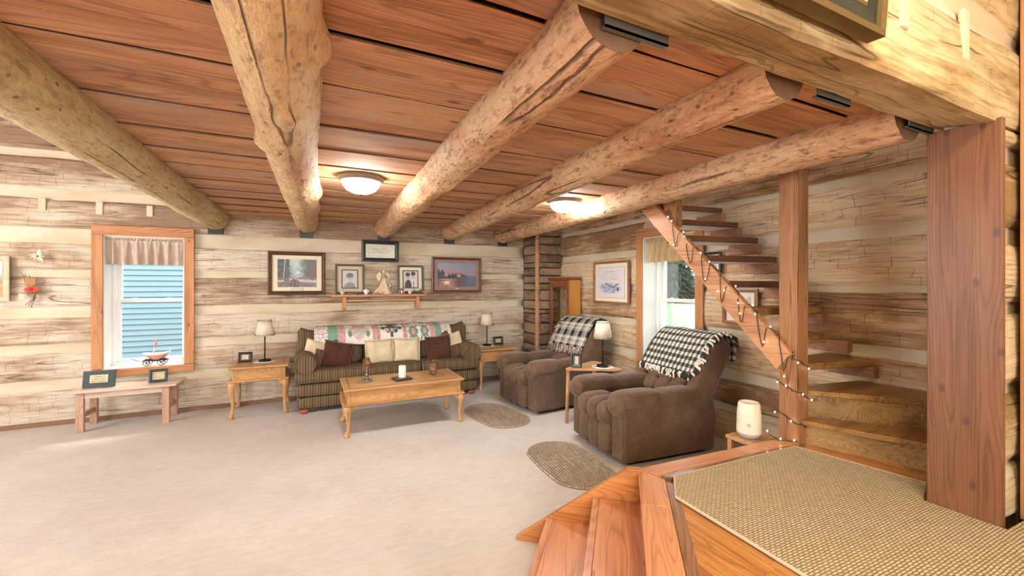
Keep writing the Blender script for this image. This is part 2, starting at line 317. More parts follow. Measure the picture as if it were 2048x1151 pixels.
# ------------------------------------------------------------------ mesh helpers
def nz(x, y=0.0, z=0.0): return mnoise.noise((x, y, z))
class MB:
    def __init__(s): s.v = []; s.f = []; s.c = []; s.uv = {}
    def add(s, vs, fs, col=None):
        b = len(s.v); s.v += [tuple(v) for v in vs]; s.f += [tuple(i + b for i in f) for f in fs]
        if col is not None:
            s.c += [None] * (len(s.f) - len(fs) - len(s.c)); s.c += [col] * len(fs)
        return s
    def box(s, x0, x1, y0, y1, z0, z1, M=None, col=None):
        vs = [Vector((x, y, z)) for x in (x0, x1) for y in (y0, y1) for z in (z0, z1)]
        if M is not None: vs = [M @ v for v in vs]
        return s.add(vs, [(0, 1, 3, 2), (4, 6, 7, 5), (0, 4, 5, 1), (2, 3, 7, 6), (0, 2, 6, 4), (1, 5, 7, 3)], col)
    def cbox(s, c, size, rot=(0, 0, 0), col=None):
        from mathutils import Euler
        M = Matrix.Translation(c) @ Euler(rot).to_matrix().to_4x4(); a, b, d = (q / 2 for q in size)
        return s.box(-a, a, -b, b, -d, d, M, col)
    def beam(s, p, q, w, h, up=(0, 0, 1)):
        p, q = Vector(p), Vector(q); d = (q - p); L = d.length; d.normalize(); u = Vector(up); x = d.cross(u).normalized(); u = x.cross(d)
        M = Matrix((( x.x, d.x, u.x, p.x), (x.y, d.y, u.y, p.y), (x.z, d.z, u.z, p.z), (0, 0, 0, 1)))
        return s.box(-w / 2, w / 2, 0, L, -h / 2, h / 2, M)
    def prism(s, poly, z0, z1, tf=None):
        n = len(poly); tf = tf or (lambda x, y, z: (x, y, z))
        vs = [tf(x, y, z0) for x, y in poly] + [tf(x, y, z1) for x, y in poly]
        ar = sum(poly[i][0] * poly[(i + 1) % n][1] - poly[(i + 1) % n][0] * poly[i][1] for i in range(n))
        fs = [tuple(range(n))[::-1], tuple(range(n, 2 * n))] + [(i, (i + 1) % n, n + (i + 1) % n, n + i) for i in range(n)]
        if ar < 0: fs = [f[::-1] for f in fs]
        return s.add(vs, fs)
    def lathe(s, prof, n=20, c=(0, 0, 0), M=None, cap=True):
        vs = []; k = len(prof)
        for r, z in prof:
            for i in range(n):
                a = 2 * math.pi * i / n; p = Vector((c[0] + r * math.cos(a), c[1] + r * math.sin(a), c[2] + z)); vs.append(M @ p if M else p)
        fs = [(j * n + i, j * n + (i + 1) % n, (j + 1) * n + (i + 1) % n, (j + 1) * n + i) for j in range(k - 1) for i in range(n)]
        if cap: fs += [tuple(range(n))[::-1], tuple((k - 1) * n + i for i in range(n))]
        return s.add(vs, fs)
    def tube(s, path, rad, n=8, sq=None, cap=True):
        P = [Vector(p) for p in path]; k = len(P); rads = rad if isinstance(rad, (list, tuple)) else [rad] * k
        vs = []; x = None
        for j in range(k):
            d = (P[min(j + 1, k - 1)] - P[max(j - 1, 0)]).normalized()
            if x is None: x = d.cross(Vector((0, 0, 1)) if abs(d.z) < .9 else Vector((1, 0, 0))).normalized()
            x = (x - d * x.dot(d)).normalized(); y = d.cross(x)
            for i in range(n):
                a = 2 * math.pi * (i + .5) / n; ca, sa = math.cos(a), math.sin(a)
                if sq: m = (abs(ca) ** sq + abs(sa) ** sq) ** (-1 / sq); ca *= m; sa *= m
                vs.append(P[j] + (x * ca + y * sa) * rads[j])
        fs = [(j * n + i, (j + 1) * n + i, (j + 1) * n + (i + 1) % n, j * n + (i + 1) % n) for j in range(k - 1) for i in range(n)]
        if cap: fs += [tuple(range(n)), tuple((k - 1) * n + i for i in range(n))[::-1]]
        return s.add(vs, fs)
    def sq(s, c, r, e1=.5, e2=.5, nu=20, nv=12, M=None):   # superellipsoid
        def p(a, e): return math.copysign(abs(a) ** e, a)
        vs = []
        for j in range(nv + 1):
            t = -math.pi / 2 + math.pi * j / nv
            for i in range(nu):
                a = 2 * math.pi * i / nu
                q = Vector((r[0] * p(math.cos(t), e1) * p(math.cos(a), e2), r[1] * p(math.cos(t), e1) * p(math.sin(a), e2), r[2] * p(math.sin(t), e1)))
                vs.append((M @ q if M else q) + Vector(c))
        fs = [(j * nu + i, j * nu + (i + 1) % nu, (j + 1) * nu + (i + 1) % nu, (j + 1) * nu + i) for j in range(nv) for i in range(nu)]
        return s.add(vs, fs)
    def grid(s, nu, nv, fn, colfn=None, flip=False, uv=False):
        b = len(s.v)
        s.v += [tuple(fn(i / nu, j / nv)) for j in range(nv + 1) for i in range(nu + 1)]
        for j in range(nv):
            for i in range(nu):
                q = [(i, j), (i + 1, j), (i + 1, j + 1), (i, j + 1)]
                if flip: q = q[::-1]
                s.f.append(tuple(b + jj * (nu + 1) + ii for ii, jj in q))
                if colfn:
                    s.c += [None] * (len(s.f) - 1 - len(s.c)); s.c.append(colfn((i + .5) / nu, (j + .5) / nv))
                if uv: s.uv[len(s.f) - 1] = [(ii / nu, jj / nv) for ii, jj in q]
        return s
    def build(s, name, mat, parent=None, smooth=False, bevel=0, world=True, clean=False, solid=0, sub=0):
        me = bpy.data.meshes.new(name); off = Vector((0, 0, 0))
        if parent is not None and world:
            o = parent
            while o is not None: off += o.location; o = o.parent
        me.from_pydata([tuple(Vector(v) - off) for v in s.v], [], s.f)
        if clean:
            bm = bmesh.new(); bm.from_mesh(me); bmesh.ops.remove_doubles(bm, verts=bm.verts, dist=1e-5)
            bmesh.ops.recalc_face_normals(bm, faces=bm.faces); bm.to_mesh(me); bm.free()
        if isinstance(mat, str): mat = [mat]
        for m in mat: me.materials.append(MATS[m])
        if s.c:
            s.c += [None] * (len(me.polygons) - len(s.c)); at = me.color_attributes.new('Col', 'FLOAT_COLOR', 'CORNER'); buf = []
            for p in me.polygons:
                c = s.c[p.index] or (.5, .5, .5)
                for _ in p.loop_indices: buf += [*c, 1.0]
            at.data.foreach_set('color', buf)
        if s.uv:
            ul = me.uv_layers.new(name='UVMap')
            for p in me.polygons:
                if p.index in s.uv:
                    for li, t in zip(p.loop_indices, s.uv[p.index]): ul.data[li].uv = t
        if smooth:
            for p in me.polygons: p.use_smooth = True
        o = bpy.data.objects.new(name, me); COL.objects.link(o)
        if parent is not None: o.parent = parent
        if bevel:
            bv = o.modifiers.new('bevel', 'BEVEL'); bv.width = bevel; bv.segments = 2; bv.limit_method = 'ANGLE'; bv.angle_limit = R(40)
        if solid:
            sd = o.modifiers.new('solid', 'SOLIDIFY'); sd.thickness = solid; sd.offset = 0
        if sub:
            ss = o.modifiers.new('sub', 'SUBSURF'); ss.levels = sub; ss.render_levels = sub
        return o
def tag(o, label, cat=None, group=None, kind=None):
    if label: o['label'] = label
    if cat: o['category'] = cat
    if group: o['group'] = group
    if kind: o['kind'] = kind
    return o
def thing(name, label, cat, loc=(0, 0, 0), rz=0.0, group=None, kind=None):
    o = bpy.data.objects.new(name, None); COL.objects.link(o); o.location = loc; o.rotation_euler = (0, 0, rz); o.empty_display_size = .1
    return tag(o, label, cat, group, kind)
def copy_tree(o, parent=None, loc=None, rz=None, label=None):
    c = o.copy(); COL.objects.link(c); c.parent = parent
    if loc is not None: c.location = loc
    if rz is not None: c.rotation_euler = (0, 0, rz)
    if label: c['label'] = label
    for ch in list(o.children): copy_tree(ch, c)
    return c
def struct(name, label=None): return thing(name, label, None, kind='structure')
def text_mesh(name, txt, size, mat, parent, M, extrude=.0004, align='CENTER'):
    cu = bpy.data.curves.new(name, 'FONT'); cu.body = txt; cu.size = size; cu.align_x = align; cu.align_y = 'CENTER'; cu.extrude = extrude; cu.resolution_u = 2
    tmp = bpy.data.objects.new('tmp', cu); COL.objects.link(tmp)
    me = bpy.data.meshes.new_from_object(tmp.evaluated_get(bpy.context.evaluated_depsgraph_get())); bpy.data.objects.remove(tmp)
    me.materials.clear(); me.materials.append(MATS[mat]); me.transform(M)
    o = bpy.data.objects.new(name, me); COL.objects.link(o); o.parent = parent; return o

# ------------------------------------------------------------------ floor
st = struct('floor', 'pale cream wall to wall carpet')
mb = MB(); mb.box(-4.6, 3.55, .7, 6.0, -.06, 0); o = mb.build('carpet', 'carpet', st)
# ------------------------------------------------------------------ log walls
BT = .03
def hewn(parent, name, mat, axis, s0, s1, z0, z1, face, sign, seed, amp=.012, thick=.10, step=.07):
    """one hewn log: long axis 0=X / 1=Y, face at `face`, room side at sign (-1 = towards smaller coordinate)"""
    n = max(2, int((s1 - s0) / step)); hgt = z1 - z0
    rows = [(0.0, thick), (0.0, .022), (.10, .004), (.32, 0), (.55, 0), (.80, .002), (.93, .008), (1.0, .026), (1.0, thick)]
    mb = MB()
    def fn(u, v):
        k = round(v * 8); t, dep = rows[k]; s = s0 + (s1 - s0) * u
        e0 = nz(s * 1.6, seed, 0) * amp + nz(s * 6, seed, 3) * amp * .4; e1 = nz(s * 1.4, seed, 7) * amp * 1.3 + nz(s * 7, seed, 9) * amp * .4
        z = z0 + e0 + (hgt + e1 - e0) * t
        d = dep if dep >= thick else dep - nz(s * 2.3, seed * 3.1, t * 2.5) * .006 - nz(s * 9, seed * 3.1, t * 5) * .003
        q = face - sign * d
        return (s, q, z) if axis == 0 else (q, s, z)
    mb.grid(n, 8, fn, flip=(axis == 0) == (sign > 0))
    for k in (0, n):   # close the ends
        idx = [j * (n + 1) + k for j in range(9)]
        mb.f.append(tuple(idx if k else idx[::-1]))
    return mb.build(name, mat, parent, smooth=False)
def chink(parent, axis, s0, s1, z0, z1, face, sign, seed):
    mb = MB(); n = max(2, int((s1 - s0) / .12))
    def fn(u, v):
        s = s0 + (s1 - s0) * u; d = .030 + .012 * (1 - abs(2 * v - 1)) + nz(s * 2, seed, v * 2) * .006
        z = z0 - .022 + (z1 - z0 + .044) * v; q = face - sign * d
        return (s, q, z) if axis == 0 else (q, s, z)
    mb.grid(n, 4, fn, flip=(axis == 0) == (sign > 0))
    return mb.build('chinking', 'chinking', parent, smooth=True, solid=.012)
def band_segments(s0, s1, z0, z1, holes):
    """split a band at window openings; returns (s0,s1,z0,z1)"""
    for (a, b, c, d) in holes:
        if z1 > c + .01 and z0 < d - .01 and s0 < a and s1 > b:
            out = [(s0, a, z0, z1), (b, s1, z0, z1)]
            if z0 < c - .03: out.append((a, b, z0, c - .04))
            if z1 > d + .03: out.append((a, b, d, z1))
            return out
    return [(s0, s1, z0, z1)]
def log_wall(parent, mat, axis, s0, s1, levels, face, sign, holes, seed):
    prev = None
    for k, (z0, z1) in enumerate(levels):
        for j, (a, b, c, d) in enumerate(band_segments(s0, s1, z0, z1, holes)): hewn(parent, 'log', mat, axis, a, b, c, d, face, sign, seed + k * 3.7 + j * 11)
        if prev is not None:
            for (a, b, c, d) in band_segments(s0, s1, prev, z0, holes): chink(parent, axis, a, b, c, d, face, sign, seed + k)
        prev = z1
YB = 5.94; XR = 3.5
W1 = (-1.99, -1.29, .545, 1.975)      # window 1 opening x0 x1 z0 z1
W2 = (3.00, 3.75, .545, 1.985)        # window 2 opening y0 y1 z0 z1
wall_back = struct('wall_back', 'long log wall with wide cream chinking behind the sofa')
LB = [(-.02, .35), (.465, .73), (.83, 1.10), (1.205, 1.53), (1.60, 1.87), (2.035, 2.33), (2.44, 2.75), (2.83, 3.13), (3.2, 3.5)]
log_wall(wall_back, 'log_x', 0, -4.6, 3.06, LB[:6], YB, -1, [W1], 1.3)
log_wall(wall_back, 'log_x', 0, -4.6, -.7, LB[6:], YB, -1, [], 40.3)
for (a, b, c, d) in [(-4.6, -.7, 2.33, 2.44)]: chink(wall_back, 0, a, b, c, d, YB, -1, 77)
mb = MB(); x0, x1, z0, z1 = W1
for a, b, c, d in [(-4.7, x0, -.1, 3.6), (x1, 3.8, -.1, 3.6), (x0, x1, -.1, z0 - .03), (x0, x1, z1 + .01, 3.6)]: mb.box(a, b, YB + .045, YB + .34, c, d)
mb.build('backing', 'backing_dark', wall_back)
for x, z0, z1 in [(-2.46, 2.20, 2.33), (-2.02, 2.19, 2.33), (-1.60, 2.2, 2.32)]:   # mortar-filled joist pockets in the upper log
    MB().box(x - .028, x + .028, YB - .012, YB + .03, z0, z1).build('mortar_plug', 'chinking', wall_back, bevel=.006)
wall_right = struct('wall_right', 'warm brown log wall behind the open staircase')
LR = [(-.02, .27), (.33, .56), (.66, .945), (1.03, 1.39), (1.435, 1.775), (1.865, 2.17), (2.225, 2.55), (2.62, 2.95), (3.02, 3.35)]
log_wall(wall_right, 'log_y', 1, .88, 5.96, LR, XR, -1, [W2], 101.7)
mb = MB(); y0, y1, z0, z1 = W2
for a, b, c, d in [(-2.7, y0, -.1, 3.6), (y1, 6.1, -.1, 3.6), (y0, y1, -.1, z0 - .03), (y0, y1, z1 + .01, 3.6)]: mb.box(XR + .045, XR + .34, a, b, c, d)
mb.build('backing', 'backing_dark', wall_right)
# boxed chase in the corner, thin dark logs
wall_chase = struct('wall_corner_chase', 'narrow boxed corner of thin dark logs with pale corner strip')
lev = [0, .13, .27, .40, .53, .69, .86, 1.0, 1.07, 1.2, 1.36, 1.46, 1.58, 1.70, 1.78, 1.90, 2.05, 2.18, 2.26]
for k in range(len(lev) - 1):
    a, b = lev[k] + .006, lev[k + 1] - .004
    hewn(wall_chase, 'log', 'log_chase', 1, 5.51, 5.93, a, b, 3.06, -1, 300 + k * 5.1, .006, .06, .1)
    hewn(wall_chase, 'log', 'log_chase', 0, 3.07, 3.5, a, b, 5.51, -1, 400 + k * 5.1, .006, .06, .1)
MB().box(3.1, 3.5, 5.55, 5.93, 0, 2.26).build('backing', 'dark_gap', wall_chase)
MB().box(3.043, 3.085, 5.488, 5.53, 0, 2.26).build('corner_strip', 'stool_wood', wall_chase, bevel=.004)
# header wall between the kitchen and the living room
wall_front = struct('wall_header', 'hewn log header wall over the opening to the living room')
mb = MB()
def hfn(u, v):
    k = round(v * 8); x = -4.6 + 7.5 * u
    pts = [(.90, 2.46), (.90, 2.165), (.84, 2.155), (.74, 2.125), (.69, 2.115), (.68, 2.135), (.678, 2.28), (.682, 2.42), (.70, 2.455)]
    y, z = pts[k]
    return (x, y + nz(x * 2.1, k * .7, 5) * .010 + nz(x * 8, k * .7, 2) * .003, z + nz(x * 1.9, 3, k * .6) * .010 + nz(x * 7, 8, k * .6) * .004)
mb.grid(100, 8, hfn); mb.build('header_log', 'log_warm', wall_front)
hewn(wall_front, 'log', 'log_warm', 0, -4.6, 2.9, 2.53, 2.86, .68, -1, 511, .02)
chink(wall_front, 0, -4.6, 2.9, 2.45, 2.53, .67, -1, 512)
MB().box(-4.6, 2.9, .73, .88, 2.45, 3.0).build('backing', 'backing_dark', wall_front)
for x in (1.736, 2.19): MB().box(x - .024, x + .028, .670, .69, 2.28, 2.47).build('mortar_plug', 'chinking', wall_front, bevel=.008)
for k, (a, b) in enumerate([(.45, .66), (.70, .97), (1.02, 1.32), (1.38, 1.62), (1.70, 1.97), (2.05, 2.11)]):
    hewn(wall_front, 'log', 'log_warm', 0, 2.565, 2.9, a, b, .69, -1, 540 + k * 3, .02)
    hewn(wall_front, 'log', 'log_y', 0, 2.565, 3.46, a, b, .89, 1, 580 + k * 3, .02)
MB().box(2.57, 3.5, .72, .86, .45, 2.46).build('backing', 'plaster_warm', wall_front)
jamb = struct('trim_1', 'wide reddish brown board casing the end of the log wall')
MB().box(2.53, 2.56, .672, .905, .45, 2.13).build('jamb_board', 'jamb_wood', jamb, bevel=.003)
t2 = struct('trim_2', 'yellowish corner board at the far edge of the kitchen wall')
MB().box(2.725, 2.80, .60, .675, .45, 3.0).build('corner_board', 'pine_trim', t2, bevel=.004)
# unseen shell behind and beside the camera
for nm, b in dict(wall_left=(-4.7, -4.6, -2.7, 6.1, -.1, 3.6), wall_kitchen=(-4.7, 3.6, -2.8, -2.7, -.1, 3.6), wall_kitchen_side=(2.80, 2.9, -2.7, .68, .4, 3.0)).items():
    tag(MB().box(*b).build(nm, 'plaster_warm'), None, kind='structure')
tag(MB().box(-4.7, 3.6, -2.8, .68, 3.0, 3.08).build('ceiling_kitchen', 'plaster_warm'), None, kind='structure')
tag(MB().box(-4.7, 3.7, .68, 6.1, 3.55, 3.63).build('ceiling_upper', 'ceiling_board_wood'), None, kind='structure')
# ------------------------------------------------------------------ plank ceiling
ceil = struct('ceiling', 'low ceiling of rough reddish planks over round log beams')
ed = [.86, 1.12, 1.30, 1.46, 1.64, 1.85, 2.17, 2.34, 2.56, 2.74, 2.96, 3.12, 3.28, 3.48, 3.69, 3.935, 4.13, 4.30, 4.475, 4.68, 4.876, 5.08, 5.25, 5.45, 5.66, 5.94]
rng = random.Random(3)
for k in range(len(ed) - 1):
    a, b = ed[k], ed[k + 1]; zz = 2.25 + (.0 if k % 2 else .010) + rng.uniform(-.003, .004); w1 = rng.uniform(.008, .016) if k % 2 == 0 else rng.uniform(.002, .006); mb = MB()
    def fn(u, v, a=a, b=b, zz=zz, w1=w1, k=k):
        i = round(v * 4); x = -1.04 + 3.80 * u; yy = [a + w1 + .03, a + w1, a + w1 + .004, b - .004, b - .001][i]
        return (x, yy + nz(x * 1.3, k, 1 if i < 3 else 4) * .006, [zz + .03, zz + .002, zz, zz, zz + .004][i] + nz(x * 1.1, k * 2., 0) * .005)
    mb.grid(40, 4, fn, flip=True); mb.build('ceiling_plank', 'ceiling_board_wood', ceil, solid=0)
MB().box(-1.04, 2.76, .9, 5.98, 2.285, 2.32).build('loft_floor', 'dark_gap', ceil)
# ------------------------------------------------------------------ log beams
def beam_log(label, xa, xb, ra, rb, za, zb, mat, seed, y0=.935, y1=5.93, knots=(), ang=(-.05, .18)):
    t = thing('ceiling_beam', label, 'log beam', (xb, y1, zb), group='round log ceiling beams', kind='thing')
    mb = MB(); n = 32; L = 96
    for j in range(L + 1):
        u = j / L; y = y0 + (y1 - y0) * u; cx = xa + (xb - xa) * u + nz(u * 3, seed, 0) * .018; cz = za + (zb - za) * u + nz(u * 3, seed, 9) * .010; r0 = ra + (rb - ra) * u
        for i in range(n):
            a = 2 * math.pi * i / n; ca, sa = math.cos(a), math.sin(a)
            r = r0 * (1 + .07 * nz(u * 5 + 3, ca * .9 + seed, sa * .9) + .035 * nz(u * 17, ca * 2 + seed, sa * 2) + .022 * nz(u * 60, ca * 6 + seed, sa * 6) + .03 * nz(u * 28, ca * 3 + seed, sa * 3 + 7))
            for (ku, ka, kr, kh) in knots:
                dd = ((u - ku) * 5 / kr) ** 2 + ((math.atan2(math.sin(a - ka), math.cos(a - ka))) * r0 / kr) ** 2
                r += kh * math.exp(-dd * 2)
            if j > L - 3: r *= (.93 if j == L else .975)
            mb.v.append((cx + r * ca, y, cz + r * sa))
    mb.f += [(j * n + i, (j + 1) * n + i, (j + 1) * n + (i + 1) % n, j * n + (i + 1) % n) for j in range(L) for i in range(n)]
    mb.build('trunk', mat, t, smooth=True)
    e = MB(); e.v = [mb.v[i] for i in range(n)]; e.v = [(x, y - .001, z) for x, y, z in e.v]; e.f = [tuple(range(n))]; e.build('sawn_end', 'end_grain', t)
    MB().box(xb - .075, xb + .075, 5.895, 5.925, zb - .185, zb - .06).build('steel_bracket', 'steel_dark', t, bevel=.003)
    mb2 = MB(); mb2.box(xa + ang[0], xa + ang[1], .908, .913, 2.145, 2.20); mb2.box(xa + ang[0], xa + ang[1], .908, .928, 2.145, 2.15); mb2.build('steel_angle', 'steel_grey', t)
    return t
beam_log('pale yellowish log beam with a long crack, farthest from the staircase', -1.0, -.99, .135, .14, 2.21, 2.22, 'beam_pale', 1.1)
beam_log('golden knotty log beam between the pale beam and the lit dome lamp', -.12, -.04, .136, .132, 2.212, 2.222, 'beam_gold', 5.4, knots=((.10, -.2, .10, .035), (.30, math.pi + .3, .09, .03), (.18, -1.4, .10, .018), (.55, -.3, .12, .03), (.72, -.4, .1, .02)))
beam_log('reddish log beam with a dark hollow knot, third from the pale beam', .765, .905, .122, .14, 2.222, 2.212, 'beam_red', 9.2, knots=((.33, -1.5, .08, -.03), (.36, -1.6, .10, .018), (.52, -2.9, .07, .03)))
beam_log('reddish log beam just before the second dome lamp, fourth from the pale beam', 1.54, 1.83, .118, .14, 2.232, 2.222, 'beam_red', 14.8, knots=((.45, -.8, .1, .02),), ang=(.15, .37))
beam_log('log beam carried by the square post at the staircase', 2.43, 2.68, .122, .14, 2.22, 2.222, 'beam_red', 21.5, knots=((.3, -1.2, .06, .016), (.5, -2.2, .06, .016), (.38, -2.4, .06, .016)))
# ------------------------------------------------------------------ baseboard
bb = struct('baseboard_back', 'low brown board along the foot of the log wall')
MB().box(-4.6, 3.05, YB - .022, YB + .02, 0, .045).build('board', 'baseboard_brown', bb)
# ------------------------------------------------------------------ landing
ZL = .45
A = Vector((1.612, 1.744, 0)); U = Vector((-.649, -.761, 0)); Nn = Vector((-.761, .649, 0))
def P(u, n, z=0.0): q = A + U * u + Nn * n; return Vector((q.x, q.y, z))
land = struct('floor_landing', 'raised oak landing floor edged with pine boards')
mb = MB(); mb.prism([(-4.6, .75), (.764, .75), (1.595, 1.724), (2.95, 1.70), (3.5, 1.70), (3.5, .9), (2.6, .9), (2.6, -2.7), (-4.6, -2.7)], 0.0, ZL - .022)
mb.build('landing_base', 'step_pine', land)
def clip_poly(poly, fn):
    out = []
    for i in range(len(poly)):
        p, q = poly[i], poly[(i + 1) % len(poly)]; a, b = fn(p), fn(q)
        if a >= 0: out.append(p)
        if (a >= 0) != (b >= 0):
            t = a / (a - b); out.append((p[0] + (q[0] - p[0]) * t, p[1] + (q[1] - p[1]) * t))
    return out
def inside(d, yb):   # signed distance to diagonal / back edge
    return [lambda p: -((p[0] - A.x) * Nn.x + (p[1] - A.y) * Nn.y) - d, lambda p: yb - p[1]]
rp = random.Random(11); x = .80
while x < 3.3:
    w = .075; y = -1.2 + rp.uniform(-.5, 0)
    while y < 1.6:
        L = rp.uniform(.35, .75); poly = [(x + .0006, y + .0006), (x + w - .0006, y + .0006), (x + w - .0006, y + L - .0006), (x + .0006, y + L - .0006)]
        for fn in inside(.165, 1.575): poly = clip_poly(poly, fn)
        if x > 2.5: poly = clip_poly(poly, lambda p: p[1] - .91) if y + L > .9 else []
        if len(poly) > 2: MB().prism(poly, ZL - .02, ZL).build('floor_plank', 'landing_oak', land)
        y += L
    x += w
DR = math.atan2(.761, .649)
def diag(name, pts, z0, z1, mat, parent, bevel=.003):   # a board whose grain follows the diagonal edge
    mb = MB(); mb.prism([(-u, n) for u, n in pts], z0, z1); o = mb.build(name, mat, parent, bevel=bevel, world=False)
    if parent.name.startswith('floor'): o.location = A; o.rotation_euler = (0, 0, DR)
    return o
for (u0, u1) in [(.03, .375), (.378, 1.0), (1.003, 1.32)]:
    q = [(u0, .015), (u1, .015), (u1, -.115), (u0, -.115)]
    if u0 < .1: q[3] = (.10, -.115); q[0] = (.0, .015)
    diag('edge_board', q, ZL - .03, ZL + .004, 'nosing_pine', land, .004)
diag('edge_strip', [(.12, -.117), (1.32, -.117), (1.32, -.165), (.14, -.165)], ZL - .03, ZL + .001, 'strip_grey', land, 0)
mb = MB(); mb.prism([(1.600, 1.756), (2.76, 1.70), (2.76, 1.595), (1.64, 1.648)], ZL - .03, ZL + .004); mb.build('edge_board', 'nosing_pine', land, bevel=.004)
mb = MB(); mb.prism([(1.66, 1.646), (2.76, 1.593), (2.76, 1.545), (1.69, 1.60)], ZL - .03, ZL + .001); mb.build('edge_strip', 'strip_grey', land)
# steps down to the carpet
stp = thing('entry_steps', 'short flight of reddish pine steps from landing down to the carpet', 'steps', tuple(A), DR)
for k, (n0, z) in enumerate([(.25, .30), (.505, .15)]):
    diag('tread', [(.062, n0 - .035), (1.30, n0 - .035), (1.30, n0 - .262), (.062, n0 - .262)], z - .03, z, 'step_pine', stp, .001)
    diag('nosing', [(.062, n0), (1.30, n0), (1.30, n0 - .034), (.062, n0 - .034)], z - .035, z + .001, 'nosing_pine', stp)
    diag('riser', [(.062, n0 - .02), (1.30, n0 - .02), (1.30, n0 - .04), (.062, n0 - .04)], z - .15, z - .032, 'step_pine', stp)
mb = MB(); tri = [(0.0, 0.0), (.684, 0.0), (.684, .012), (.07, .47), (0.0, .47)]
mb.prism(tri, .022, .06, lambda n, z, u: (-u, n, z)); mb.build('stringer', 'stringer_diag', stp, bevel=.003, clean=True, world=False)
# ------------------------------------------------------------------ windows
def make_window(name, label, o0, o1, z0, z1, tf, cas_mat):
    """opening o0..o1 along the wall, depth d measured outwards from the log face; tf(s, d, z) -> world"""
    w = struct(name, label)
    def bx(nm, s0, s1, d0, d1, a, b, mat, par, bevel=.003):
        mb = MB(); vs = [tf(s, d, z) for s in (s0, s1) for d in (d0, d1) for z in (a, b)]
        mb.add(vs, [(0, 1, 3, 2), (4, 6, 7, 5), (0, 4, 5, 1), (2, 3, 7, 6), (0, 2, 6, 4), (1, 5, 7, 3)]); return mb.build(nm, mat, par, bevel=bevel, clean=True)
    cw = .092
    for s in (o0 - cw, o1): bx('casing', s, s + cw, -.024, -.002, z0, z1, 'pine_trim', w)
    bx('casing', o0 - cw, o1 + cw, -.026, -.002, z1, z1 + .105, cas_mat, w)
    bx('apron', o0 - cw, o1 + cw, -.030, -.002, z0 - .085, z0 - .004, cas_mat, w)
    bx('sill', o0, o1, -.028, .33, z0 - .032, z0, 'white_bare', w)
    for s in (o0 - .012, o1 - .008): bx('jamb_liner', s, s + .02, -.003, .33, z0, z1, 'white_bare', w)
    bx('jamb_liner', o0, o1, -.003, .33, z1 - .008, z1 + .012, 'white_bare', w)
    # fixed frame
    for s in (o0 + .008, o1 - .040): bx('frame', s, s + .032, .20, .33, z0, z1, 'white_paint', w)
    bx('frame', o0 + .008, o1 - .008, .195, .33, z0 - .004, z0 + .03, 'white_paint', w)
    zm = 1.265
    for nm, a, b, d0 in (('lower_sash', z0 + .03, zm + .018, .225), ('upper_sash', zm - .018, z1 - .02, .26)):
        e = bpy.data.objects.new(nm, None); COL.objects.link(e); e.parent = w
        for s in (o0 + .038, o1 - .072): bx('stile', s, s + .034, d0, d0 + .03, a, b, 'white_paint', e)
        bx('rail', o0 + .072, o1 - .072, d0, d0 + .03, a, a + .036, 'white_paint', e); bx('rail', o0 + .072, o1 - .072, d0, d0 + .03, b - .036, b, 'white_paint', e)
        bx('pane', o0 + .072, o1 - .072, d0 + .013, d0 + .017, a + .036, b - .036, 'pane_glass', e, 0)
        if nm == 'lower_sash':
            for f in (.28, .72):
                s = o0 + (o1 - o0) * f; bx('latch', s - .022, s + .022, d0 - .004, d0 + .02, b, b + .012, 'white_paint', e, .004)
    return w
tf1 = lambda s, d, z: (s, YB + d, z); tf2 = lambda s, d, z: (XR + d, s, z)
make_window('window_1', 'white sash window with pine casing looking onto blue siding', W1[0], W1[1], W1[2], W1[3], tf1, 'pine_trim_x')
make_window('window_2', 'white sash window with pine casing looking onto lawn behind the staircase', W2[0], W2[1], W2[2], W2[3], tf2, 'pine_trim_y')
def valance(label, s0, s1, z0, z1, d, tf, mat, seed):
    t = thing('valance', label, 'valance', tf((s0 + s1) / 2, d, z1), group='gathered window valances')
    mb = MB()
    def fn(u, v):
        s = s0 + (s1 - s0) * u; z = z1 - (z1 - z0) * v + (nz(u * 9, seed, 0) * .008 if v > .9 else 0)
        amp = .006 + .020 * min(1, v * 1.3)
        w = math.sin(u * 2 * math.pi * 7.3 + 2 * nz(u * 4, seed, 3)) * amp + math.sin(u * 2 * math.pi * 17 + seed) * .005 * (1.2 - v)
        if .10 < v < .16: w *= .3
        return tf(s, d + w, z)
    mb.grid(150, 22, fn); mb.build('cloth', mat, t, smooth=True)
    m2 = MB()
    def f2(u, v):
        s = s0 + (s1 - s0) * u; w = math.sin(u * 2 * math.pi * 26 + 5 * nz(u * 9, seed, 8)) * .010
        return tf(s, d - .008 + w, z1 + .012 - .034 * v + .006 * math.sin(u * 140 + seed))
    m2.grid(170, 4, f2); m2.build('ruffle', mat, t, smooth=True)
    r = MB(); r.tube([tf(s0 - .02, d + .012, z1 - .03), tf(s1 + .02, d + .012, z1 - .03)], .006); r.build('rod', 'white_paint', t)
valance('gathered rose beige valance over the window with blue siding', W1[0] + .01, W1[1] - .01, 1.665, 1.955, .045, tf1, 'valance_rose', 2.2)
valance('gathered tan valance over the window beside the staircase', W2[0] + .01, W2[1] - .01, 1.70, 1.965, .045, tf2, 'valance_tan', 6.1)

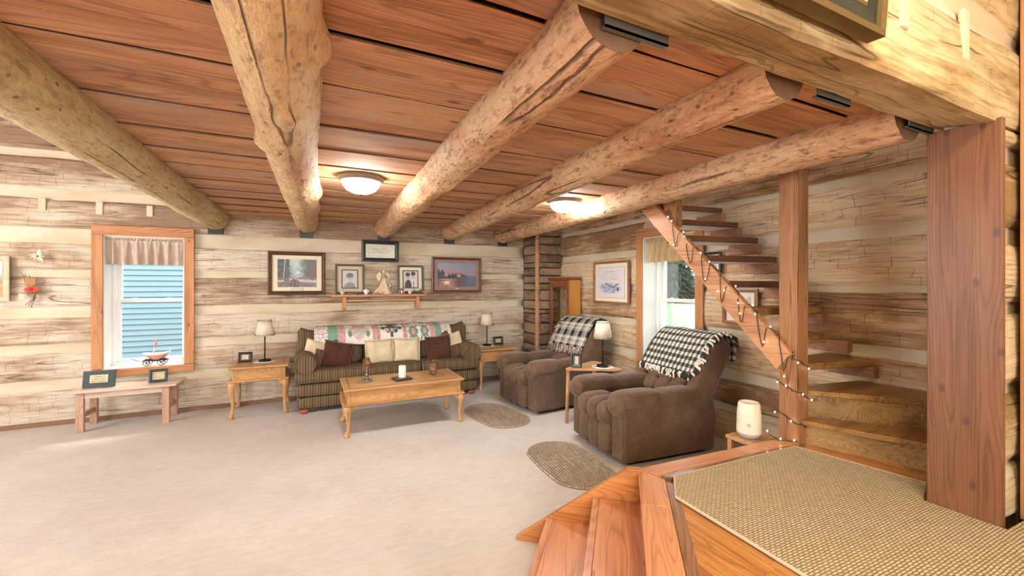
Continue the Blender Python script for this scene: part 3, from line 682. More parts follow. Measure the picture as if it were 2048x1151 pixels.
# ------------------------------------------------------------------ dome lamps
def dome(label, x, y, z):
    t = thing('ceiling_lamp', label, 'ceiling lamp', (x, y, z), group='flush dome ceiling lamps')
    MB().lathe([(.165, 0), (.168, -.015), (.15, -.038), (.13, -.045)], 36).build('rim', 'lamp_rim', t, smooth=True, world=False)
    MB().lathe([(.132, -.04), (.128, -.065), (.105, -.095), (.065, -.115), (.02, -.122), (.001, -.123)], 32).build('glass_dome', 'dome_glow', t, smooth=True, world=False)
    MB().lathe([(.012, -.121), (.010, -.135), (.002, -.140)], 12).build('finial', 'bronze_dark', t, smooth=True, world=False)
dome('lit glass dome lamp between the golden beam and third beam', .345, 3.33, 2.252)
dome('lit glass dome lamp showing between the two beams nearest the staircase', 2.20, 3.42, 2.262)

# ------------------------------------------------------------------ post and stairs
t = thing('wooden_post', 'square brown post with wrapped lights under the log beam', 'post', (2.78, 1.64, ZL))
mb = MB()
def pfn(u, v):
    a = [(-.055, -.06), (.05, -.06), (.055, -.055), (.055, .055), (.05, .06), (-.05, .06), (-.055, .055), (-.055, -.06)]
    k = round(u * 7); x, y = a[k]; z = ZL + 1.73 * v
    return (2.785 + x + nz(z * 2, 3, k * .2) * .006, 1.64 + y + nz(z * 2.3, 9, k * .2) * .006, z)
mb.grid(7, 24, pfn); mb.build('shaft', 'post_wood', t)
mb = MB(); mb.prism([(2.733, 1.583), (2.838, 1.583), (2.838, 1.697), (2.733, 1.697)], 2.178, 2.18); mb.build('top_end', 'end_grain', t)
stair = thing('staircase', 'steep open wooden staircase turning up along the log wall', 'staircase', (2.9, 1.5, ZL))
# winder steps
def poly_part(name, poly, z0, z1, mat, bevel=.005): 
    mb = MB(); mb.prism(poly, z0, z1); return mb.build(name, mat, stair, bevel=bevel)
poly_part('riser', [(2.80, 1.585), (3.02, .90), (3.05, .90), (2.84, 1.60)], ZL, .575, 'riser_wood', 0)
poly_part('tread', [(2.755, 1.575), (3.005, .90), (3.48, .90), (3.48, .95), (2.84, 1.66)], .575, .605, 'tread_oak')
poly_part('riser', [(2.85, 1.615), (3.44, .90), (3.48, .90), (3.48, .95), (2.88, 1.65)], .605, .745, 'riser_wood', 0)
poly_part('tread', [(2.825, 1.60), (2.86, 1.575), (3.40, .92), (3.48, .90), (3.48, 1.60), (2.84, 1.70)], .745, .777, 'tread_oak')
poly_part('tread', [(2.845, 1.60), (3.0, 1.57), (3.46, 1.49), (3.46, 1.80), (2.845, 1.80)], .900, .945, 'tread_oak')
TR = [(1.10, 1.655), (1.285, 1.825), (1.475, 1.985), (1.675, 2.155), (1.845, 2.315), (2.000, 2.50), (2.155, 2.66)]
def stop(y): return 1.018 + (y - 1.598) * .979       # top edge of the stringer
for k, (z, yr) in enumerate(TR):
    yl = max(1.598 + (z - .01 - 1.018) / .979, 1.70 if k < 2 else 0); D = .23
    xl = 2.745 if k > 1 else 2.845
    poly = [(xl, yl), (3.44, yr), (3.455, yr + .015), (3.46, yr + D), (xl, yl + D)]
    if k == 0: poly = [(xl, yl - .02), (3.2, yr + .01), (3.33, yr + .10), (3.40, yr + D), (xl, yl + D)]
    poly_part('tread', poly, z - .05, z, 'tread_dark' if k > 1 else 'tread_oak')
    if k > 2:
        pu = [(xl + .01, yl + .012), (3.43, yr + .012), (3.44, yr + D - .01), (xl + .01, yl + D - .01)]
        mb = MB(); mb.prism(pu, z - .053, z - .0502); mb.build('underside_bounce', 'white_bare', stair)  # white sheet stands in for window light reflected onto the tread underside
for k, (z, y) in enumerate([(.90, 1.50)] + [(a - .05, b) for a, b in TR]):
    MB().box(3.405, 3.472, y - .015, y + .26, z - .085, z - .003).build('wall_cleat', 'cleat_wood', stair, bevel=.004)
mb = MB(); sp = [(1.598, 1.018), (2.76, 2.155), (2.95, 2.155), (1.690, .905)]
mb.prism(sp, 2.690, 2.738, lambda y, z, x: (x, y, z)); mb.build('stringer', 'stringer_wood', stair, bevel=.004, clean=True)
MB().box(2.745, 2.825, 2.565, 2.70, 1.93, 2.16).build('hanger_post', 'post_wood', stair, bevel=.004)
# string lights on stringer and post
lights = thing('string_lights', 'string of tiny warm lights wound along the stair rail and post', 'string lights', (2.68, 1.7, 1.0))
rl = random.Random(5); path = []; bulbs = []
for i in range(90):
    u = i / 89; y = 2.62 - 1.02 * u; ph = u * 7; fr = ph % 1
    z = stop(y) + (.012 if fr < .5 else .012 - .17 * math.sin((fr - .5) * 2 * math.pi) ** 1.5) + .012 * nz(u * 40, 1, 1); x = 2.712 if fr < .5 else 2.683
    path.append((x, y + .02 * nz(u * 25, 3, 3), z))
    if i % 4 == 2: bulbs.append((x - .012, y + rl.uniform(-.02, .02), z + rl.uniform(-.03, .02)))
for i in range(60):
    u = i / 59; a = u * 2 * math.pi * 2.6 + 3.6; r = .083; c, s_ = math.cos(a), math.sin(a); m = max(abs(c), abs(s_))
    x = 2.785 + .064 * c / m; y = 1.64 + .069 * s_ / m; z = .98 - .50 * u + .02 * nz(u * 20, 4, 4)
    path.append((x, y, z))
    if i % 4 == 1: bulbs.append((x + .012 * c, y + .012 * s_, z + rl.uniform(-.02, .02)))
path += [(2.72, 1.58, .475), (2.66, 1.66, .47), (2.63, 1.70, .50)]; bulbs += [(2.67, 1.65, .478), (2.63, 1.71, .515), (2.70, 1.585, .485)]
MB().tube(path, .0028, 5).build('wire', 'wire_green', lights)
for b in bulbs: MB().sq(b, (.0042, .0042, .006), 1, 1, 8, 6).build('bulb', 'bulb_glow', lights, smooth=True)

# ------------------------------------------------------------------ rugs
def oval_rug(label, cx, cy, rz, a, b, rings=11):
    t = thing('braided_rug', label, 'rug', (cx, cy, 0), rz, group='oval braided rugs')
    mb = MB(); n = 96; L = a - b; rows = rings * 4
    def fn(u, v):
        ang = 2 * math.pi * u; r = b * max(v, .004); c, s = math.cos(ang), math.sin(ang)
        x = r * c; y = r * s + math.copysign(L * min(1, abs(s) * 3), s)
        h = .011 + .0045 * abs(math.sin(v * rings * math.pi)) + .001 * nz(x * 30, y * 30, 0)
        if v > .985: h = .001
        return (x, y, h)
    mb.grid(n, rows, fn, uv=True, flip=False); o = mb.build('braids', 'braid_rug', t, smooth=True, world=False)
    return t
oval_rug('oval braided rug in front of the recliner beside the curio cabinet', 1.855, 4.27, R(8), .46, .265)
oval_rug('oval braided rug in front of the recliner nearest the steps', 1.89, 2.87, R(-4), .46, .262)
t = thing('sisal_rug', 'large woven sisal rug covering the raised landing', 'rug', (2.1, .8, ZL))
mb = MB(); poly = [(1.69, 1.595), (2.66, 1.575), (2.70, 1.3), (2.76, .985), (2.515, .93), (2.515, .655), (2.70, .655), (2.70, -1.0), (1.50, -1.0), (1.535, 1.43)]
poly = [(1.69, 1.585), (1.535, 1.43), (1.515, .854), (1.50, -1.0), (2.70, -1.0), (2.70, .655), (2.527, .66), (2.527, .915), (2.76, .985), (2.70, 1.3), (2.66, 1.56)]
mb.prism(poly, ZL + .0045, ZL + .016); o = mb.build('weave', 'sisal_rug', t, bevel=.004)
me = o.data; ul = me.uv_layers.new(name='UVMap')
for p in me.polygons:
    for li in p.loop_indices: v = me.vertices[me.loops[li].vertex_index].co; ul.data[li].uv = (v.x, v.y)
mb = MB(); mb.tube([(x, y, ZL + .0105) for x, y in poly[:4]], .007, 6); mb.tube([(x, y, ZL + .0105) for x, y in [poly[0], poly[-1], poly[-2], poly[-3]]], .007, 6)
mb.build('binding', 'mat_tan', t)
# ------------------------------------------------------------------ furniture builders
def cushion(w, h, t, M, n=18, pinch=.05, e=4.0, seed=0.0, wr=.006):
    """pillow centred at origin in local XZ plane (thickness along Y), transformed by M"""
    mb = MB()
    for side in (1, -1):
        def fn(u, v, side=side):
            a, b = 2 * u - 1, 2 * v - 1
            k = max(0, (1 - abs(a) ** e) * (1 - abs(b) ** e)) ** .45
            px = 1 - pinch * (1 - abs(b) ** 2) * abs(a); pz = 1 - pinch * (1 - abs(a) ** 2) * abs(b)
            q = Vector((a * w / 2 * px, side * (t / 2 * k + wr * k * nz(a * 2.5 + seed, b * 2.5, side * 2.)), b * h / 2 * pz))
            return M @ q
        mb.grid(n, n, fn, flip=side > 0)
    return mb
def TM(loc, rx=0, ry=0, rz=0):
    from mathutils import Euler
    return Matrix.Translation(loc) @ Euler((R(rx), R(ry), R(rz)), 'ZYX').to_matrix().to_4x4()
def cabriole(px, py, ox, oy, ztop, H, s=1.0):
    """one carved cabriole leg with claw foot; ox, oy = outward direction signs"""
    dx, dy = ox * .707, oy * .707; mb = MB(); prof = [(1.0, -.006, .036), (.93, .004, .038), (.85, .012, .036), (.74, .010, .028), (.58, .002, .021), (.40, -.004, .0165), (.24, -.003, .0145), (.15, .003, .0155), (.10, .010, .022), (.05, .014, .027), (.012, .014, .025), (0, .013, .021)]
    mb.tube([(px + dx * o * s, py + dy * o * s, ztop * f) for f, o, r in prof], [r * s for f, o, r in prof], 10, 3.2)
    return mb
def queen_table(name, label, x0, x1, y0, y1, H, group, apron_h=.135):
    t = thing(name, label, 'table', ((x0 + x1) / 2, (y0 + y1) / 2, 0), group=group)
    top = MB(); top.box(x0, x1, y0, y1, H - .018, H); tp = top.build('table_top', 'oak', t, bevel=.007)
    b = .055
    for a in ((x0 + b, x0 + b + .006, y0 + b, y1 - b), (x1 - b - .006, x1 - b, y0 + b, y1 - b), (x0 + b, x1 - b, y0 + b, y0 + b + .004), (x0 + b, x1 - b, y1 - b - .004, y1 - b)):
        MB().box(*a, H + .0002, H + .0012).build('inlay_line', 'frame_walnut', tp)
    cxm, cym = (x0 + x1) / 2, (y0 + y1) / 2
    if x1 - x0 > .8:
        for cx in (x0 + .21, x1 - .21):
            mb = MB(); mb.tube([(cx + .07 * math.cos(a * math.pi / 12), cym + .07 * math.sin(a * math.pi / 12), H + .0008) for a in range(25)], .0018, 4); mb.build('inlay_ring', 'frame_walnut', tp)
    MB().box(x0 + .012, x1 - .012, y0 + .012, y1 - .012, H - .026, H - .018).build('top_lip', 'oak', t, bevel=.003)
    za = H - .026 - apron_h
    ap = MB(); ap.box(x0 + .035, x1 - .035, y0 + .035, y1 - .035, za, H - .026); apo = ap.build('apron', 'oak', t)
    for x in (x0 + .035, x1 - .035):
        for y in (y0 + .035, y1 - .035):
            sx = 1 if x < cxm else -1; sy = 1 if y < cym else -1
            for k in range(3):
                q = .012 + k * .013
                MB().box(min(x + sx * q, x + sx * (q + .007)), max(x + sx * q, x + sx * (q + .007)), min(y, y - sy * .005), max(y, y - sy * .005), za + .01, H - .034).build('reed', 'oak_leg', apo)
    MB().box(x0 - .002, x1 + .002, y0 - .002, y1 + .002, za - .02, za).build('moulding', 'oak', t, bevel=.006)
    for x, ox in ((x0 + .04, -1), (x1 - .04, 1)):
        for y, oy in ((y0 + .04, -1), (y1 - .04, 1)):
            leg = cabriole(x, y, ox, oy, za - .019, H).build('leg', 'oak_leg', t, smooth=True)
            kn = MB()   # carved shoulder brackets and knee scroll
            kn.prism([(0, 0), (.075, 0), (.05, -.02), (.03, -.05), (0, -.07)], y - .014, y + .014, lambda a, z, yy, x=x, ox=ox: (x - ox * (.012 + a), yy, za - .02 + z))
            kn.prism([(0, 0), (.06, 0), (.04, -.02), (.024, -.05), (0, -.07)], x - .014, x + .014, lambda a, z, xx, y=y, oy=oy: (xx, y - oy * (.012 + a), za - .02 + z))
            kn.build('knee_bracket', 'oak_leg', leg, bevel=.003, clean=True)
            sc = MB(); sc.tube([(x - ox * .004 + .018 * math.cos(q * math.pi / 6) * (1 - q * .03), y - .036, za - .065 + .018 * math.sin(q * math.pi / 6) * (1 - q * .03)) for q in range(16)], .0028, 5)
            if oy < 0: sc.build('carved_scroll', 'oak_leg', leg, smooth=True)
            cl = MB()
            for q in (-.9, 0, .9):
                ang = math.atan2(oy, ox) + q; c, s_ = math.cos(ang), math.sin(ang); bx, by = x + ox * .007, y + oy * .007
                cl.tube([(bx + .008 * c, by + .008 * s_, .06), (bx + .022 * c, by + .022 * s_, .035), (bx + .027 * c, by + .027 * s_, .008), (bx + .024 * c, by + .024 * s_, 0.0)], [.005, .007, .007, .004], 6)
            cl.build('claw', 'oak_leg', leg, smooth=True)
    return t
queen_table('coffee_table', 'long oak coffee table with claw feet in front of the striped sofa', .285, 1.475, 4.22, 4.81, .455, None, .115)
et = queen_table('end_table', 'oak end table with claw feet between bench and striped sofa', -.795, -.215, 5.35, 5.90, .55, 'matching oak end tables', .115)
copy_tree(et, None, (2.36, 5.605, 0), None, 'oak end table with claw feet between striped sofa and recliner')

# ------------------------------------------------------------------ sofa
sofa = thing('sofa', 'long brown striped chenille sofa with rolled arms under the shelf', 'sofa', (.93, 5.5, 0))
SX0, SX1 = -.155, 2.03
def sq(par, name, mat, x0, x1, y0, y1, z0, z1, e1=.35, e2=.25, nu=28, nv=14, M=None):
    mb = MB(); mb.sq(((x0 + x1) / 2, (y0 + y1) / 2, (z0 + z1) / 2), ((x1 - x0) / 2, (y1 - y0) / 2, (z1 - z0) / 2), e1, e2, nu, nv, M); return mb.build(name, mat, par, smooth=True)
sq(sofa, 'lower_panel', 'chenille_stripe', SX0 + .015, SX1 - .015, 5.225, 5.85, .045, .19, .26, .08, 40)
sq(sofa, 'upper_panel', 'chenille_stripe', SX0 + .010, SX1 - .010, 5.215, 5.85, .180, .338, .26, .08, 40)
MB().box(SX0 + .05, SX1 - .05, 5.24, 5.84, .05, .36).build('deck', 'dark_gap', sofa)
for x0, x1 in ((SX0, .60), (.605, 1.25), (1.255, SX1)):
    c = sq(sofa, 'seat_cushion', 'chenille_stripe', x0, x1, 5.185, 5.75, .345, .485, .28, .12, 36)
    for z in (.355, .472):
        MB().tube([(x0 + .03, 5.26, z), (x0 + .012, 5.205, z), (x0 + .04, 5.188, z), (x1 - .04, 5.188, z), (x1 - .012, 5.205, z), (x1 - .03, 5.26, z)], .006, 6).build('piping', 'chenille_stripe', c, smooth=True)
for s, cx in ((-1, SX0 + .105), (1, SX1 - .105)):
    a = MB(); a.tube([(cx, 5.185, .555), (cx, 5.20, .555), (cx, 5.50, .557), (cx, 5.83, .56)], [.110, .118, .118, .112], 28); arm = a.build('arm_roll', 'chenille_stripe', sofa, smooth=False)
    for p in arm.data.polygons: p.use_smooth = len(p.vertices) == 4
    MB().tube([(cx + .108 * math.cos(q * math.pi / 18), 5.182, .555 + .108 * math.sin(q * math.pi / 18)) for q in range(37)], .006, 6).build('piping', 'chenille_stripe', arm, smooth=True)
    sq(sofa, 'arm_body', 'chenille_stripe', cx - .085, cx + .085, 5.24, 5.84, .30, .56, .2, .15)
# back frame with raised corner ears, then three loose back cushions
mb = MB()
def bfn(u, v):
    x = SX0 + .02 + (SX1 - SX0 - .04) * u; e = min(u, 1 - u)
    top = .90 - .035 * min(1, e / .10) + .022 * math.exp(-((e - .012) / .025) ** 2) - (.05 * (1 - e / .012) if e < .012 else 0)
    k = round(v * 9); pts = [(5.70, .40), (5.70, .60), (5.71, top - .06), (5.725, top - .015), (5.76, top), (5.82, top), (5.85, top - .02), (5.865, top - .07), (5.87, .4), (5.87, .1)]
    return (x, *pts[k])
mb.grid(60, 9, bfn); n0 = len(mb.v)
for k in (0, 60): mb.f.append(tuple([j * 61 + k for j in range(10)][::(1 if k == 0 else -1)]))
mb.build('back_frame', 'chenille_stripe', sofa, smooth=True)
for x0, x1 in ((SX0 + .20, .60), (.605, 1.25), (1.255, SX1 - .20)):
    sq(sofa, 'back_cushion', 'chenille_stripe', x0, x1, 5.575, 5.77, .46, .83, .38, .3, 30, 16, Matrix.Rotation(R(-9), 3, 'X'))
for x in (SX0 + .10, SX1 - .10):
    for y in (5.27, 5.80): MB().lathe([(.038, 0), (.048, .012), (.05, .03), (.04, .05)], 16, (x, y, 0)).build('bun_foot', 'foot_red', sofa, smooth=True)
# quilt
q = thing('quilt', 'patchwork quilt in pink, green and white draped over the sofa back', 'quilt', (.9, 5.74, .9))
WH, PK, GR, FL, DG = (.74, .70, .66), (.58, .33, .31), (.16, .27, .20), (.56, .45, .42), (.07, .13, .10)
def hsh(a, b): return (math.sin(a * 127.1 + b * 311.7) * 43758.5453) % 1
def floral(u, v, base):
    h = hsh(math.floor(u * 230), math.floor(v * 30)); return base if h < .66 else (GR if h < .84 else PK)
def star(a, b, c1, c2):   # a,b in -1..1
    aa, bb = abs(a), abs(b)
    if aa < .34 and bb < .34: return c2
    if (aa < .36 and bb < .8 and aa < (1 - bb) * .9) or (bb < .36 and aa < .8 and bb < (1 - aa) * .9): return c1
    if abs(aa - bb) < .16 and aa < .92: return c1
    return WH
def quilt_col(u, v):
    w = 1 - v
    if u < .09 or u > .925: return floral(u, v, WH)
    if u < .155 or .87 < u < .925: return (GR[0] + .08 * hsh(u * 300, v * 40), GR[1] + .08, GR[2] + .06)
    if u < .205 or .395 < u < .45 or .62 < u < .655 or .825 < u < .87: return floral(u, v, PK) if (int(u * 400) % 7) else (.66, .46, .44)
    if u < .395:
        a, b = (u - .30) / .09, (v - .35) / .55
        if abs(a) < .45 and b < -.35: return (.56, .36, .35)
        if abs(abs(a) - .7) < .16 and abs(b - .3) < .35 * (1 - abs(abs(a) - .7) * 4): return GR
        if abs(a) + abs(b) < .95: return (.48, .46, .38) if int((a + b) * 3 + 20) % 2 else (.62, .50, .46)
        return WH
    if u < .62:
        a, b = (u - .535) / .085, (v - .38) / .5
        if a * a + (b + .15) ** 2 * .9 < .34 and b < .3 and abs(a) < .75: return DG if (b < -.25 or hsh(int(a * 9), int(b * 6)) > .62) else (.56, .38, .36)
        if abs(a) < .12 and b < .75: return DG
        if (abs(a) - .72) ** 2 + (b + .3) ** 2 < .05: return DG
        return WH
    if .655 < u < .742: return star((u - .698) / .045, (v - .5) / .5, (.20, .30, .22), PK)
    if .748 < u < .825: return star((u - .787) / .040, (v - .5) / .5, (.20, .30, .22), PK)
    return WH
mb = MB()
def qfn(u, v):
    x = .045 + 1.70 * u; sag = .010 * math.sin(u * 9) + .012 * nz(u * 5, 2, 2)
    top = .902 + .012 * nz(u * 4, 5, 0) - .012 * math.sin(u * math.pi)
    pts = [(5.884, .76), (5.884, top - .01), (5.86, top + .004), (5.72, top), (5.63, top - .025), (5.575, top - .07), (5.548, top - .13), (5.53, top - .205 + sag)]
    k = v * 7; i = min(6, int(k)); f = k - i; y = pts[i][0] + (pts[i + 1][0] - pts[i][0]) * f; z = pts[i][1] + (pts[i + 1][1] - pts[i][1]) * f
    return (x + .004 * nz(u * 30, v * 6, 1), y - .006 * abs(nz(u * 14, v * 5, 4)), z + .012)
mb.grid(260, 56, qfn, lambda u, v: quilt_col(u, (v - .43) / .57 if v > .43 else hsh(int(u * 20), 3) * .5)); 
mb.build('patchwork', 'cloth_print', q, smooth=True, solid=.008)
def pillow(label, mat, loc, w, h, t, rx, ry, rz, seed, ruffle=None):
    o = thing('throw_pillow', label, 'pillow', loc, group='throw pillows on the sofa')
    b = cushion(w, h, t, TM((0, 0, 0), rx, ry, rz), 20, .06, 4, seed, .012).build('cover', mat, o, smooth=True, clean=True, world=False)
    if ruffle:
        mb = MB(); M = TM((0, 0, 0), rx, ry, rz); n = 120
        def rf(u, v):
            a = u * 4; k = int(min(a, 3.999)); f = a - k; c = [(-1, -1), (1, -1), (1, 1), (-1, 1), (-1, -1)]
            x = c[k][0] + (c[k + 1][0] - c[k][0]) * f; z = c[k][1] + (c[k + 1][1] - c[k][1]) * f; g = .95 + .10 * v
            return M @ Vector((x * w / 2 * g, .012 * math.sin(u * 2 * math.pi * 40) * v, z * h / 2 * g))
        mb.grid(n, 2, rf); mb.build('ruffle', ruffle, o, smooth=True, world=False)
    return o
pillow('cream pillow tucked behind two brown pillows at the end table side of the sofa', 'pillow_cream', (.085, 5.53, .625), .33, .30, .10, -14, 16, 10, 1)
pillow('small mocha pillow beside the arm, behind the dark brown pillow near end table', 'pillow_mocha', (.135, 5.47, .555), .20, .24, .11, -14, 12, 12, 2)
pillow('large dark brown plush pillow leaning at the sofa arm next to the lamp table', 'pillow_brown', (.295, 5.42, .605), .34, .33, .14, -16, 12, 6, 3)
pillow('mocha pillow corner peeking up behind the dark brown pillow under the quilt end', 'pillow_mocha', (.30, 5.535, .625), .26, .30, .08, -16, 30, 4, 8)
pillow('ruffled cream pillow nearer the candle holder, in the middle of the sofa', 'pillow_cream', (.785, 5.45, .605), .33, .30, .13, -16, -2, 3, 4, 'pillow_cream')
pillow('ruffled cream pillow nearer the brown pillow, in the middle of the sofa', 'pillow_cream', (1.115, 5.45, .605), .33, .30, .13, -16, 3, -3, 5, 'pillow_cream')
pillow('large dark brown plush pillow near the sofa arm beside the recliner', 'pillow_brown', (1.535, 5.43, .61), .34, .33, .14, -16, -3, -6, 6)
pillow('mocha pillow behind the brown pillow near the quilt end by the recliner', 'pillow_mocha', (1.63, 5.54, .645), .28, .32, .09, -16, -24, -6, 7)
pillow('cream pillow corner by the sofa arm beside the recliner end table', 'pillow_cream', (1.765, 5.53, .65), .27, .28, .09, -14, -14, -10, 9)
pillow('small mocha pillow below the cream pillow at the arm by the recliner', 'pillow_mocha', (1.765, 5.455, .55), .18, .18, .09, -14, -10, -10, 10)

# ------------------------------------------------------------------ recliners
def recliner(label):
    t = thing('recliner', label, 'recliner', (0, 0, 0), 0, group='brown microfiber recliners'); W = .40; mt = 'microfiber'
    def S(name, x0, x1, y0, y1, z0, z1, e1=.4, e2=.35, M=None, nu=26, nv=14, par=None, mat=mt):
        mb = MB(); c = ((x0 + x1) / 2, (y0 + y1) / 2, (z0 + z1) / 2); mb.sq(c, ((x1 - x0) / 2, (y1 - y0) / 2, (z1 - z0) / 2), e1, e2, nu, nv, M); return mb.build(name, mat, par or t, smooth=True, world=False)
    for s in (-1, 1):
        x0, x1 = (W - .175, W) if s > 0 else (-W, -W + .175)
        mb = MB(); mb.prism([(.0, .035), (.93, .035), (.96, .30), (.92, .47), (.03, .47), (.0, .44)], x0, x1, lambda y, z, x: (x, y, z)); side = mb.build('side_panel', mt, t, bevel=.018, clean=True, world=False)
        f0, f1 = x0 + .012, x1 - .012; MB().box(f0, f1, -.008, .012, .05, .42).build('front_pilaster', mt, side, bevel=.006, world=False)
        pad = S('arm_pad', x0 - .018, x1 + .018, -.045, .40, .425, .59, .55, .55); pad2 = S('arm_pad', x0 - .012, x1 + .012, .34, .80, .43, .575, .55, .45)
        S('pad_roll', x0 - .012, x1 + .012, -.06, .05, .40, .555, .7, .7, None, 20, 12, pad)
    MB().box(-W + .17, W - .17, .05, .92, .04, .36).build('base', mt, t, world=False)
    w3 = (2 * W - .34) / 3
    for k in range(3):
        x0 = -W + .17 + k * w3; x1 = x0 + w3
        S('seat_lobe', x0 - .006, x1 + .006, -.075, .27, .275, .475, .62, .55); S('footrest_lobe', x0 - .004, x1 + .004, -.055, .09, .045, .315, .5, .55)
    S('seat_deck', -W + .165, W - .165, .12, .66, .30, .445, .4, .3)
    Rm = Matrix.Rotation(R(-31), 3, 'X')
    bk = MB(); bk.sq((0, .955, .655), (W - .015, .095, .36), .30, .30, 36, 18, Rm); bk.build('backrest', mt, t, smooth=True, world=False)
    S('head_roll', -W + .06, W - .06, .96, 1.19, .77, .965, .7, .4, Matrix.Rotation(R(-24), 3, 'X'), 30, 14)
    for s in (-1, 1): S('back_wing', s * (W - .06) - .065, s * (W - .06) + .065, .77, 1.01, .35, .945, .5, .5, Rm, 20, 14)
    for r, (zc, hh) in enumerate(((.505, .075), (.605, .07))):
        for k in range(3):
            xc = (k - 1) * .165; yc = .725 + (zc - .5) * .58
            S('back_tuft', xc - .088, xc + .088, yc - .05, yc + .05, zc - hh, zc + hh, .7, .6, Rm, 18, 10)
    mb = MB(); mb.box(-W + .02, W - .02, .93, .955, .06, .40); mb.build('back_panel', mt, t, bevel=.02, world=False)
    MB().box(-W + .06, W - .06, .08, .88, .0, .045).build('plinth', 'dark_gap', t, world=False)
    return t
near = recliner('brown microfiber recliner closest to the steps with checked throw over it')
near.location = (2.25, 2.98, 0); near.rotation_euler = (0, 0, R(-94.6))
far = copy_tree(near, None, (2.20, 4.44, 0), R(-83.5), 'brown microfiber recliner beside curio cabinet with fringed plaid throw over it')
# throws draped over the recliner tops (local recliner coordinates)
PATHP = [(.785, .655), (.850, .765), (.905, .85), (.955, .92), (1.005, .962), (1.07, .985), (1.14, .972), (1.185, .925), (1.195, .85), (1.175, .76)]
def along(v, path=PATHP):
    L = [0]
    for a, b in zip(path, path[1:]): L.append(L[-1] + math.dist(a, b))
    s = v * L[-1]
    for i in range(len(path) - 1):
        if s <= L[i + 1] + 1e-9:
            f = (s - L[i]) / (L[i + 1] - L[i]); a, b = path[i], path[i + 1]
            d = ((b[0] - a[0]), (b[1] - a[1])); l = math.hypot(*d); return a[0] + d[0] * f, a[1] + d[1] * f, (-d[1] / l, d[0] / l)
def throw(label, rec, x0, x1, colfn, skew, fr_mats, fr_len, nfr, side, seed):
    t = thing('throw_blanket', label, 'blanket', tuple(rec.location), rec.rotation_euler[2], group='throws over the recliners')
    mb = MB()
    def fn(u, v, lift=0.0):
        x = x0 + (x1 - x0) * u + skew * (v - .3); y, z, n = along(min(1, max(0, v)))
        k = .036 + .008 * nz(u * 5, v * 5, seed) + lift
        if v < 0: z += v * .9; y += v * .35
        return (x, y + n[0] * k, z + n[1] * k)
    mb.grid(130, 110, fn, colfn); mb.build('cloth', 'cloth_print', t, smooth=True, world=False, solid=.007)
    rf = random.Random(seed); fm = MB()
    def strand(p, d, L, w, col):
        p = Vector(p); d = Vector(d).normalized(); wv = Vector((1, 0, 0)) if abs(d.x) < .7 else Vector((0, .4, .9)); pts = []
        for k in range(4):
            f = k / 3; c = p + d * L * f + Vector((rf.uniform(-.008, .008), rf.uniform(-.006, .006) - .010 * math.sin(f * 3), -.35 * L * f * f if abs(d.x) > .7 else 0)); pts += [c - wv * w / 2, c + wv * w / 2]
        fm.add(pts, [(2 * k, 2 * k + 1, 2 * k + 3, 2 * k + 2) for k in range(3)], col)
    for i in range(nfr):
        u = (i + .5) / nfr; b = fn(u, 0)
        strand((b[0] + rf.uniform(-.006, .006), b[1] - rf.uniform(.002, .014), b[2]), (rf.uniform(-.25, .25), -.25 + rf.uniform(-.1, .1), -1), fr_len * rf.uniform(.75, 1.15), fr_mats[2], fr_mats[0] if rf.random() < .68 else fr_mats[1])
    for i in range(int(nfr * 1.1)):
        v = (i + .5) / (nfr * 1.1) * .8; u = 1 if side > 0 else 0; b = fn(u, v)
        strand((b[0], b[1] - .006, b[2] + .004), (side, rf.uniform(-.3, .3) - .1, rf.uniform(-.6, .1)), fr_len * rf.uniform(.6, 1.0), fr_mats[2], fr_mats[0] if rf.random() < .6 else fr_mats[1])
    fm.build('fringe', 'cloth_print', t, world=False, solid=.003)
    return t
BK, CW, GY = (.022, .026, .020), (.66, .62, .55), (.16, .165, .14)
def check(u, v):
    a = int(u * 26) % 2; b = int(v * 22 + .5) % 2; return BK if a + b == 0 else (GY if a + b == 1 else CW)
def plaid(u, v):
    def band(x):
        f = x % 1
        return 0.0 if f < .40 else (1.0 if f < .46 or .52 < f < .58 or .64 < f < .70 or f > .76 and f < .94 else .25)
    s = (band(u * 4.2) + band(v * 4.0 + .25)) / 2; return tuple(a + (b - a) * min(1, s * 1.1) for a, b in zip(BK, CW))
throw('black and white buffalo check fleece throw on the recliner nearest the steps', near, -.335, .335, check, .04, ((.66, .62, .55), (.035, .04, .03), .020), .065, 30, 1, 3)
throw('black and cream plaid throw with long fringe on the recliner by the cabinet', far, -.30, .30, plaid, -.03, ((.62, .50, .43), (.10, .085, .075), .0075), .09, 62, -1, 8)
# ------------------------------------------------------------------ lamps, frames, small things
def lamp(label, x, y, z):
    t = thing('table_lamp', label, 'lamp', (x, y, z), group='parchment table lamps')
    MB().lathe([(.066, 0), (.068, .006), (.062, .016), (.058, .022), (.012, .026), (.008, .03)], 28).build('base', 'black_metal', t, smooth=True, world=False)
    MB().lathe([(.0065, .028), (.0065, .16), (.009, .165), (.0065, .17), (.0065, .31)], 10).build('stem', 'black_metal', t, smooth=True, world=False)
    sh = MB().lathe([(.098, .30), (.066, .478)], 40, cap=False).build('shade', 'shade_parchment', t, smooth=True, world=False, solid=.003)
    for zz, r, n in ((.307, .0985, 26), (.470, .0695, 20)):
        mb = MB()
        for i in range(n):
            a = 2 * math.pi * i / n; a2 = a + .11
            mb.tube([(r * math.cos(a), r * math.sin(a), zz - .009), (r * math.cos(a2) * 1.01, r * math.sin(a2) * 1.01, zz + .011)], .0026, 4)
        mb.build('lacing', 'lace', sh, world=False)
    MB().tube([(.066, 0, .004), (.085, .01, .003), (.10, .05, .003)], .0025, 5).build('cord', 'black_metal', t, world=False)
    return t
L1 = lamp('table lamp with laced parchment shade on the end table near the bench', -.475, 5.665, .5545)
